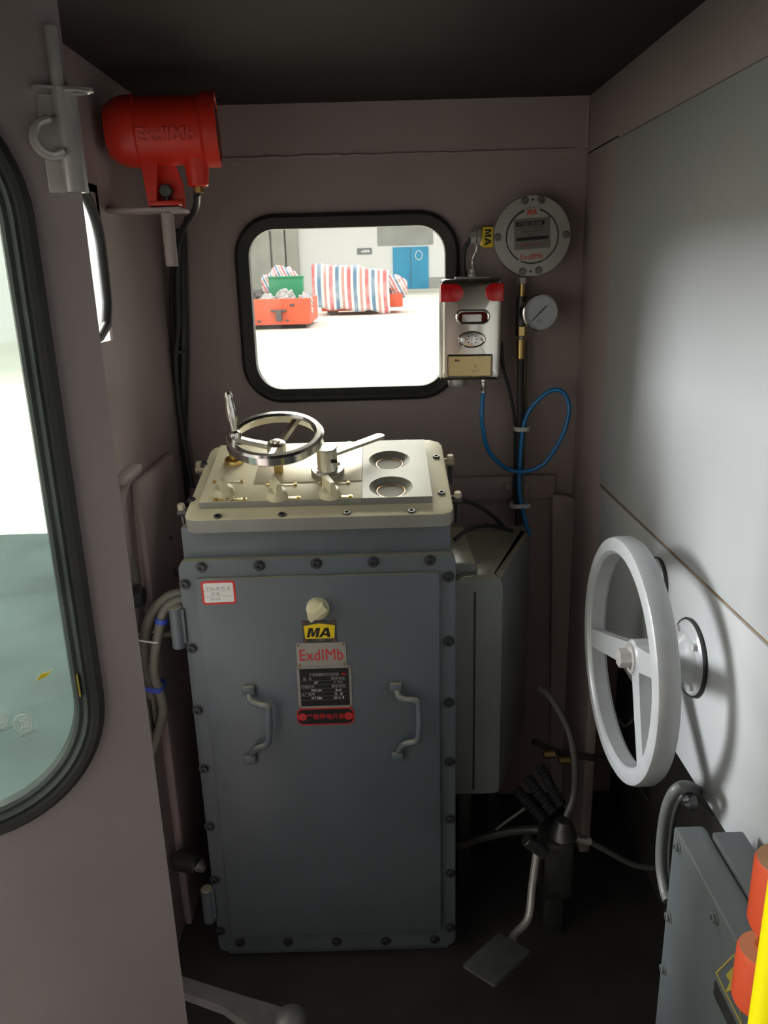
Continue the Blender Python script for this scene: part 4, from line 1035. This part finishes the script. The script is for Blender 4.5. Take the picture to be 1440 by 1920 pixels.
bt = MB().tube(smooth_path([gtip, at_y(904, 790, 1.81), at_y(918, 848, 1.82), at_y(962, 883, 1.835), at_y(1015, 873, 1.82), at_y(1052, 822, 1.81), at_y(1067, 770, 1.81), at_y(1058, 738, 1.82), at_y(1035, 732, 1.83), at_y(1004, 755, 1.84), at_y(984, 790, 1.846), at_y(976, 850, 1.845), at_y(974, 920, 1.845), at_y(982, 965, 1.84), at_y(993, 1006, 1.82)], 10), 0.0052, 12).obj('signal_cable', 'tube_blue')
tag(bt, 'bright blue cable looping from the gas detector on the front wall', 'cable')
q = at_y(978, 803, 1.856)
tag(MB().sweep_ring(rrect(0.036, 0.036, 0.012, 5), [(0, -0.005), (0, 0.005), (0.002, 0.005), (0.002, -0.005)], Frame(q, (1, 0, 0), (0, 1, 0))).obj('cable_tie', 'tie_white'), 'white cable tie holding the blue cable to the black hose', 'cable tie')
q = at_y(975, 946, 1.856)
tag(MB().sweep_ring(rrect(0.05, 0.036, 0.012, 5), [(0, -0.005), (0, 0.005), (0.002, 0.005), (0.002, -0.005)], Frame(q, (1, 0, 0), (0, 1, 0))).obj('cable_tie', 'tie_white'), 'pale cable tie low on the hose bundle beside the steel bar', 'cable tie')
# steel bar bolted across the front wall
a, b = at_y(846, 896, 1.885), at_y(1040, 930, 1.885)
br = thing('wall_bar', 'flat grey steel bar bolted across the front wall behind the blue cable', 'bar', ((a.x + b.x) / 2, 1.885, b.z))
MB().box((a.x - 0.03, 1.884, b.z - 0.005), (b.x, 1.90, a.z), 0.003).obj('bar', 'cab_paint', br)
for px in (952, 985):
    q = at_y(px, 912, 1.884); MB().lathe([(0.011, 0), (0.011, 0.004), (0.008, 0.007), (0.002, 0.008)], Frame(Vector((q.x, 1.884, q.z)), (1, 0, 0), (0, 0, 1)), 16).obj('bolt_head', 'cab_paint', br)
# cables between cabinet and junction box
cable('cable', [(856, 935), (890, 945), (925, 968), (945, 990)], 0.005, 'cable_black', 'black cable leaving the right side of the cabinet lid', 1.8, ys=[1.55, 1.6, 1.66, 1.7])
cable('cable', [(852, 1012), (880, 992), (915, 985), (960, 995)], 0.005, 'cable_black', 'black cable curving above the junction box', 1.8, ys=[1.60, 1.62, 1.66, 1.7])

# ================================================================== LARGE HANDWHEEL on the right
HX = 0.368
hcy, hcz, HR = 1.137, 0.819, 0.195
HW = Frame((HX, hcy, hcz), (0, -1, 0), (0, 0, 1))          # n = -X, faces the cab
bwh = thing('brake_handwheel', 'large silver painted three-spoke handwheel on the right side panel', 'handwheel', (PX, hcy, hcz))
HUBD = -0.036
MB().lathe([(HR - 0.028, -0.004), (HR - 0.026, 0.0), (HR - 0.022, 0.003), (HR - 0.007, 0.003), (HR - 0.002, 0.0), (HR, -0.006), (HR, -0.026), (HR - 0.003, -0.031), (HR - 0.012, -0.033), (HR - 0.024, -0.031), (HR - 0.028, -0.026), (HR - 0.028, -0.004)], HW, 80, False, False).obj('rim', 'silver_paint', bwh)
a_s = math.atan2(at_x(1102, 1193, HX).z - hcz, -(at_x(1102, 1193, HX).y - hcy))
for k in range(3):
    sp = HW.spin(a_s + math.radians((0, 125, 188)[k]))
    MB().loops([[sp.p(r, wd, c + .007), sp.p(r, -wd, c + .007), sp.p(r, -wd, c - .010), sp.p(r, wd, c - .010)] for r, wd, c in ((0.012, 0.021, HUBD + 0.002), (HR * 0.45, 0.018, HUBD * 0.62), (HR - 0.022, 0.016, -0.010))]).obj('spoke', 'silver_paint', bwh)
MB().lathe([(0.026, HUBD - 0.022), (0.03, HUBD - 0.018), (0.03, HUBD + 0.010), (0.027, HUBD + 0.013)], HW, 32).obj('hub', 'silver_paint', bwh)
MB().lathe([(0.024, HUBD + 0.012), (0.024, HUBD + 0.016)], HW, 28).obj('washer', 'galv', bwh)
MB().prism(hexpts(0.0155), HW, HUBD + 0.015, HUBD + 0.034, 0.002).obj('nut', 'galv', bwh)
MB().lathe([(0.013, -(PX - HX)), (0.013, HUBD)], HW, 20).obj('shaft', 'steel_dark', bwh)
# shaft bearing flange on the panel, behind the wheel
def flange_at(px, py, r, label, name, parent_thing=None, domed=True):
    c = at_x(px, py, PX); f = Frame((PX, c.y, c.z), (0, -1, 0), (0, 0, 1))
    t = thing(name, label, 'bearing', (PX, c.y, c.z))
    MB().lathe([(r, 0.0), (r, 0.006), (r * 0.94, 0.009), (r * 0.72, 0.010), (r * 0.62, 0.018), (r * 0.45, 0.026), (r * 0.42, 0.03)], f, 40).obj('plate', 'silver_paint', t)
    for k in range(4):
        g = f.spin(math.pi / 4 + k * math.pi / 2).shift(r * 0.82, 0, 0.009)
        MB().prism(hexpts(0.0055), g, 0, 0.006, 0.001).obj('bolt', 'galv', t)
    MB().lathe([(r * 1.03, 0.0), (r * 1.06, 0.004), (r * 1.03, 0.007), (r, 0.004)], f, 40, False, False).obj('seal_ring', 'rubber', t)
    return t


flange_at(1297, 1232, 0.058, 'round bolted bearing flange on the panel right behind the large handwheel', 'bearing_flange')
flange_at(1236, 1092, 0.042, 'smaller round flange on the panel partly hidden by the top of the handwheel rim', 'bearing_flange')
MB_ = at_x(1297, 1232, PX)
tag(MB().tube(smooth_path([Vector((PX - 0.012, MB_.y, MB_.z - 0.05)), Vector((PX - 0.014, MB_.y - 0.01, MB_.z - 0.12)), Vector((PX - 0.012, MB_.y - 0.012, MB_.z - 0.16))], 5), 0.006, 8).obj('drain_pipe', 'steel_dark'), 'short dark rod hanging below the bearing flange on the side panel', 'rod') if False else None

# ================================================================== LOWER RIGHT: cabinet, conduit, lugs, pole
KX = 0.37
kt = at_x(1262, 1556, KX); kf = at_x(1250, 1640, KX).y
kc = thing('side_cabinet', 'low grey steel cabinet with a hazard sticker at the bottom right', 'cabinet', (0.45, 0.75, 0))
kz = at_x(1320, 1655, KX).z
MB().box((KX, 0.2, 0.0), (KX + 0.04, kt.y, kz), 0.004).obj('body', 'side_paint', kc)
MB().box((KX + 0.042, 0.2, 0.0), (KX + 0.082, kt.y - 0.02, kz + 0.006), 0.003).obj('rear_shell', 'side_paint', kc)
KF = Frame((KX, 0, 0), (0, -1, 0), (0, 0, 1))
b4 = bolt_mesh(0.006, 'side_paint')
for px, py in ((1274, 1568), (1343, 1712), (1252, 1712), (1245, 1815)):
    q = at_x(px, py, KX); link('bolt', b4, kc, KF.shift(-min(q.y, kt.y - 0.015), min(q.z, kz - 0.015), 0).mx())
q = at_x(1372, 1835, KX); f = KF.shift(-q.y, q.z, 0)
tri = [(-0.036, -0.03), (0.036, -0.03), (0, 0.036)]
hz = MB().prism(tri, f, -0.0002, 0.0004).obj('hazard_label', 'side_paint', kc, label='faded yellow triangular hazard label')
MB().loops([[f.p(a * s_, b * s_ - 0.0, 0.0007) for a, b in tri] for s_ in (0.98, 0.88)], False, False).obj('yellow_border', 'label_dull', hz)
MB().prism([(0.002, 0.02), (-0.012, -0.008), (-0.002, -0.006), (-0.008, -0.028), (0.012, 0.0), (0.002, -0.001)][::-1], f, 0.0004, 0.0007).obj('flash', 'label_dull', hz)
MB().prism(rrect(0.07, 0.022, 0.002), f.shift(0, -0.05), -0.0002, 0.0004).obj('text_label', 'steel_dark', kc)
# grey conduit loops
def xpath(pts, X): return [at_x(px, py, X[i] if isinstance(X, (list, tuple)) else X) for i, (px, py) in enumerate(pts)]
tag(MB().tube(smooth_path(xpath([(1335, 1512), (1305, 1482), (1276, 1476), (1254, 1505), (1243, 1560), (1240, 1620), (1247, 1668), (1254, 1690)], [0.56, 0.46, 0.41, 0.40, 0.40, 0.40, 0.40, 0.40]), 8), 0.0085, 12).obj('conduit', 'conduit_grey'), 'outer grey conduit arching behind the low side cabinet', 'conduit')
tag(MB().tube(smooth_path(xpath([(1338, 1524), (1308, 1496), (1285, 1490), (1268, 1515), (1258, 1565), (1254, 1625), (1257, 1672)], [0.57, 0.48, 0.43, 0.42, 0.42, 0.42, 0.42]), 8), 0.006, 12).obj('conduit', 'hose_dark'), 'inner dark conduit arching behind the low side cabinet', 'conduit')
for px, py in ((1303, 1505), (1325, 1572)):
    q = at_x(px, py, 0.44); MB().lathe([(0.012, 0), (0.012, 0.012), (0.006, 0.018)], Frame(q, (0, -1, 0), (0, 0, 1)), 12).obj('clamp', 'steel_dark', kc)
# orange lugs of a casting
OY = 0.55
ot = thing('orange_casting', 'bright orange casting with two round lugs at the right edge', 'casting', at_y(1460, 1800, OY))
lug = []
for px, py, r, h in ((1472, 1614, 0.0235, 0.07), (1434, 1780, 0.0225, 0.06)):
    q = at_y(px, py, OY); f = Frame(q, (1, 0, 0), (0, 1, 0))
    lug.append(q)
    o = MB().lathe([(r * 0.9, -h), (r, -h + 0.006), (r, -0.004), (r * 0.93, 0.0), (r * 0.3, 0.0), (r * 0.28, 0.004), (0.002, 0.005)], f, 36).obj('lug', 'lug_orange', ot)
    MB().lathe([(0.009, 0.004), (0.009, 0.006), (0.005, 0.006), (0.004, 0.003)], f, 20).obj('bolt', 'brass', o)
a, b = lug
MB().box((b.x + 0.004, OY - 0.016, b.z - 0.05), (a.x + 0.03, OY + 0.016, b.z - 0.004), 0.005).obj('neck', 'lug_orange', ot)
MB().box((a.x - 0.008, OY - 0.018, b.z - 0.06), (a.x + 0.045, OY + 0.018, a.z - 0.012), 0.006).obj('neck', 'lug_orange', ot)
MB().box((a.x + 0.005, OY - 0.03, 0.0), (a.x + 0.05, OY + 0.03, b.z - 0.05), 0.01).obj('stand', 'side_paint', ot)
q = at_y(1424, 1800, 0.42); q = Vector((q.x + 0.0135, 0.42, 0))
yp_ = thing('yellow_post', 'vertical bright yellow post at the bottom right edge', 'post', q)
ztop = at_y(1452, 1610, 0.42).z
MB().cyl((q.x, q.y, 0.012), (q.x, q.y, ztop), 0.0135, n=28).obj('post', 'yellow_paint', yp_)
MB().lathe([(0.035, 0), (0.035, 0.008), (0.015, 0.012), (0.015, 0.02)], Frame((q.x, q.y, 0.0), (1, 0, 0), (0, 1, 0)), 24).obj('foot', 'yellow_paint', yp_)

# ================================================================== PEDAL VALVE and hoses in the dark right footwell
VY = 1.42
pv = thing('pedal_valve', 'dark foot pedal with a square plate on a bent rod under the valve', 'pedal', at_y(1010, 1700, VY) * 1.0)
pd = [at_y(930, 1742, 1.30), at_y(990, 1776, 1.24), at_y(938, 1862, 1.17), at_y(866, 1806, 1.22)]
c_ = sum(pd, Vector()) / 4; pu = (pd[1] - pd[0]).normalized(); pvv = (pd[0] - pd[3]).normalized(); pn = pu.cross(pvv).normalized(); pvv = pn.cross(pu)
pf = Frame(c_, pu, pvv); pw = (pd[1] - pd[0]).length; ph = (pd[0] - pd[3]).length
MB().prism(rrect(pw, ph, 0.004, 3), pf, -0.006, 0.0, 0.001).obj('pedal_plate', 'pedal_grey', pv)
MB().tube(smooth_path([pf.p(pw * 0.1, ph * 0.4, -0.008), at_y(962, 1757, 1.31), at_y(990, 1722, 1.34), at_y(998, 1660, 1.37), at_y(1008, 1588, 1.39)], 6), 0.0085, 10).obj('pedal_rod', 'galv', pv)
a = at_y(985, 1574, 1.385); b = at_y(1022, 1600, 1.385)
MB().cyl(a, b, 0.014, n=14).obj('pivot', 'steel_dark', pv)
vc = at_y(1040, 1600, VY)
MB().box((vc.x - 0.03, VY - 0.03, vc.z - 0.10), (vc.x + 0.035, VY + 0.05, vc.z + 0.045), 0.008).obj('valve_body', 'steel_dark', pv)
MB().cyl((vc.x + 0.016, VY, vc.z + 0.045), (vc.x + 0.016, VY, vc.z + 0.085), 0.03, 0.016, n=16).obj('fitting', 'steel_dark', pv)
MB().box((vc.x - 0.02, VY - 0.015, 0.0), (vc.x + 0.02, VY + 0.03, vc.z - 0.09), 0.003).obj('stand', 'steel_dark', pv)
a = at_y(1082, 1565, VY)
MB().cyl((vc.x + 0.03, VY, a.z - 0.004), (a.x + 0.03, VY, a.z - 0.018), 0.009, n=10).obj('side_fitting', 'galv', pv)
cable('hose', [(1012, 1290), (1030, 1305), (1050, 1335), (1068, 1375), (1078, 1430), (1076, 1490), (1062, 1530)], 0.0075, 'tube_grey', 'grey hose arching down into the top of the pedal valve', 1.42, 'hose', ys=[1.52, 1.5, 1.48, 1.46, 1.44, 1.43, 1.42])
cable('hose', [(1085, 1566), (1110, 1580), (1150, 1602), (1190, 1622), (1235, 1628)], 0.0065, 'tube_grey', 'grey hose running from the pedal valve to the right', 1.42, 'hose')
cable('hose', [(858, 1588), (900, 1572), (960, 1558), (1030, 1555)], 0.010, 'hose_dark', 'thick dark hose running from behind the cabinet to the pedal valve', 1.5, 'hose', ys=[1.5, 1.5, 1.49, 1.46])
cable('hose', [(930, 1555), (950, 1540), (985, 1515)], 0.004, 'tube_grey', 'thin pale tube slanting above the thick dark hose', 1.48, 'hose')
cable('hose', [(1000, 1390), (1040, 1408), (1090, 1418), (1150, 1425), (1200, 1430)], 0.008, 'hose_dark', 'dark hose crossing the footwell behind the handwheel', 1.65, 'hose')
for k, (px, py) in enumerate(((1030, 1413), (1058, 1424))):
    q = at_y(px, py, 1.63); tag(MB().cyl(q - Vector((0.014, 0, 0.002)), q + Vector((0.014, 0, -0.002)), 0.0095, n=6).obj('hose_fitting', 'brass'), ('left brass hose fitting in the dark footwell' if k == 0 else 'right brass hose fitting in the dark footwell'), 'fitting')
# corrugated bellows hoses
for k in range(3):
    p0 = at_y(968 + k * 22, 1480 - k * 22, 1.52); p1 = at_y(1022 + k * 16, 1540 - k * 14, 1.45)
    pts = [p0.lerp(p1, t / 40) for t in range(41)]
    o = MB().tube(pts, 0.012, 12, rad=lambda t: 0.0115 + 0.002 * math.sin(t * 40 * math.pi / 2)).obj('bellows_hose', 'cable_black')
    tag(o, ('lowest', 'middle', 'highest')[k] + ' of three black corrugated hoses beside the pedal valve', 'hose', 'corrugated hoses by the pedal valve')
cable('cable', [(1140, 1310), (1170, 1360), (1200, 1340), (1215, 1390), (1190, 1450), (1215, 1500)], 0.004, 'hose_dark', 'slim dark cable hanging in the footwell behind the handwheel', 1.6)

# ================================================================== LEFT GAP: hoses between door and cabinet
def ypath(pts, Y): return smooth_path([at_y(px, py, Y) for px, py in pts], 8)
HYY = 1.40
tag(MB().tube(ypath([(342, 1112), (318, 1118), (292, 1140), (276, 1170), (270, 1215), (274, 1260), (282, 1290), (286, 1330), (282, 1370), (268, 1420)], HYY), 0.0105, 12).obj('hose', 'hose_grey'), 'olive grey hose arching from the cabinet hinge, outermost of the coil', 'hose')
tag(MB().tube(ypath([(348, 1124), (322, 1132), (306, 1150), (297, 1190), (290, 1230), (289, 1265), (300, 1300), (306, 1335), (296, 1375), (282, 1420)], HYY - 0.02), 0.0095, 12).obj('hose', 'hose_grey'), 'olive grey hose with blue bands, inner one of the coil', 'hose')
tag(MB().tube(ypath([(345, 1195), (322, 1188), (300, 1194), (288, 1215)], HYY + 0.02), 0.006, 10).obj('hose', 'hose_grey'), 'thin grey hose branching right from the coil', 'hose')
for px, py, m, lb in ((303, 1163, 'tie_blue', 'upper blue band on the grey hose coil beside the cabinet'), (287, 1284, 'tie_blue', 'lower blue band on the grey hose coil beside the cabinet'), (282, 1194, 'tie_white', 'white tie across the grey hose coil')):
    up_ = py < 1180
    q = at_y(px, py, HYY - (0.02 if up_ else 0.01))
    n_ = 0.024 if up_ else 0.046
    tag(MB().sweep_ring(rrect(n_, 0.024 if up_ else 0.044, 0.0115, 5), [(0, -0.005), (0, 0.005), (0.002, 0.005), (0.002, -0.005)] if m == 'tie_blue' else [(0, -0.0015), (0, 0.0015), (0.0015, 0.0015), (0.0015, -0.0015)], Frame(q, (1, 0, -0.2), (0, 1, 0))).obj('hose_band', m), lb, 'band')
q = at_y(258, 1119, 1.40)
bg = thing('cable_gland', 'black ribbed cable gland at the edge of the open door', 'gland', q)
MB().cyl(q - Vector((0.06, 0, 0)), q + Vector((0.012, 0, 0)), 0.021, n=20).obj('body', 'bolt_black', bg)
MB().cyl(q - Vector((0.05, 0, 0)), q + Vector((-0.03, 0, 0)), 0.024, n=8).obj('collar', 'bolt_black', bg)
cable('cable', [(235, 1030), (250, 1060), (256, 1100), (252, 1115)], 0.007, 'hose_grey', 'olive cable dropping into the black gland beside the door', 1.42)
cable('cable', [(318, 1005), (304, 1030), (310, 1058), (332, 1073), (350, 1072)], 0.007, 'hose_dark', 'dark cable loop left of the cabinet top', 1.62)
a = at_y(258, 1140, 1.42); b = at_y(262, 1175, 1.42)
tag(MB().box((a.x - 0.012, 1.42, b.z), (b.x, 1.424, a.z), 0.001).obj('tag', 'print_white'), 'small white tag hanging below the black gland', 'tag')
# slanted olive gusset on the left wall
g = [at_x(x, y, XL + 0.012) for x, y in ((296, 1235), (352, 1190), (352, 1250), (302, 1345), (288, 1395), (280, 1330))]
gs = Frame((XL + 0.012, 0, 0), (0, 1, 0), (0, 0, 1))
tag(MB().prism([(p.y, p.z) for p in g], gs, -0.012, 0.0).obj('gusset_plate', 'gusset_olive'), 'dusty olive gusset plate behind the grey hose coil', 'plate')
q = at_x(252, 890, XL + 0.03)
tag(MB().box((XL, q.y - 0.03, q.z - 0.012), (XL + 0.022, q.y + 0.08, q.z + 0.002), 0.003).obj('wall_ledge', 'cab_paint'), 'narrow grey ledge on the left wall above the post panel', 'ledge')
for k, (px, py) in enumerate(((308, 1492), (334, 1488))):
    q = at_y(px, py, 1.52)
    tag(MB().cyl(q - Vector((0, 0, 0.03)), q + Vector((0, 0, 0.03)), 0.012, n=12).obj('conduit_fitting', 'slate_paint'), ('left grey conduit fitting low between door and cabinet' if k == 0 else 'right grey conduit fitting low between door and cabinet'), 'fitting')
q = at_y(365, 1622, 1.40)
nz = thing('air_nozzle', 'small pale nozzle pointing at the lower left edge of the cabinet', 'nozzle', q)
MB().cyl(at_y(332, 1612, 1.42), at_y(372, 1622, 1.40), 0.022, 0.020, n=18).obj('body', 'steel_dark', nz)
MB().cyl(at_y(370, 1620, 1.401), at_y(384, 1632, 1.395), 0.017, 0.007, n=18).obj('tip', 'aluminium', nz)

# ================================================================== FLOOR LEVER at the bottom
lz = 0.14
p0, p1 = at_z(335, 1850, lz), at_z(515, 1922, lz); kb = at_z(547, 1922, lz)
fl_ = thing('floor_lever', 'grey steel floor lever with a domed end at the bottom edge', 'lever', (kb.x, kb.y, 0))
dv = (kb - p0).normalized(); sdv = Vector((0, 0, 1)).cross(dv)
ff = Frame(p0, dv, sdv); L_ = (kb - p0).length
MB().loops([[ff.p(-0.15, 0.014, 0.008), ff.p(-0.15, -0.012, 0.008), ff.p(-0.15, -0.012, -0.008), ff.p(-0.15, 0.014, -0.008)],
            [ff.p(L_ * 0.45, 0.016, 0.010), ff.p(L_ * 0.45, -0.016, 0.010), ff.p(L_ * 0.45, -0.016, -0.010), ff.p(L_ * 0.45, 0.016, -0.010)],
            [ff.p(L_, 0.018, 0.012), ff.p(L_, -0.05, 0.012), ff.p(L_, -0.05, -0.012), ff.p(L_, 0.018, -0.012)]]).obj('arm', 'lever_grey', fl_)
MB().lathe([(0.03, -0.14), (0.03, -0.005), (0.0295, 0.008), (0.026, 0.02), (0.018, 0.029), (0.008, 0.033), (0.001, 0.034)], Frame(kb, (1, 0, 0), (0, 1, 0)), 32).obj('dome', 'lever_grey', fl_)
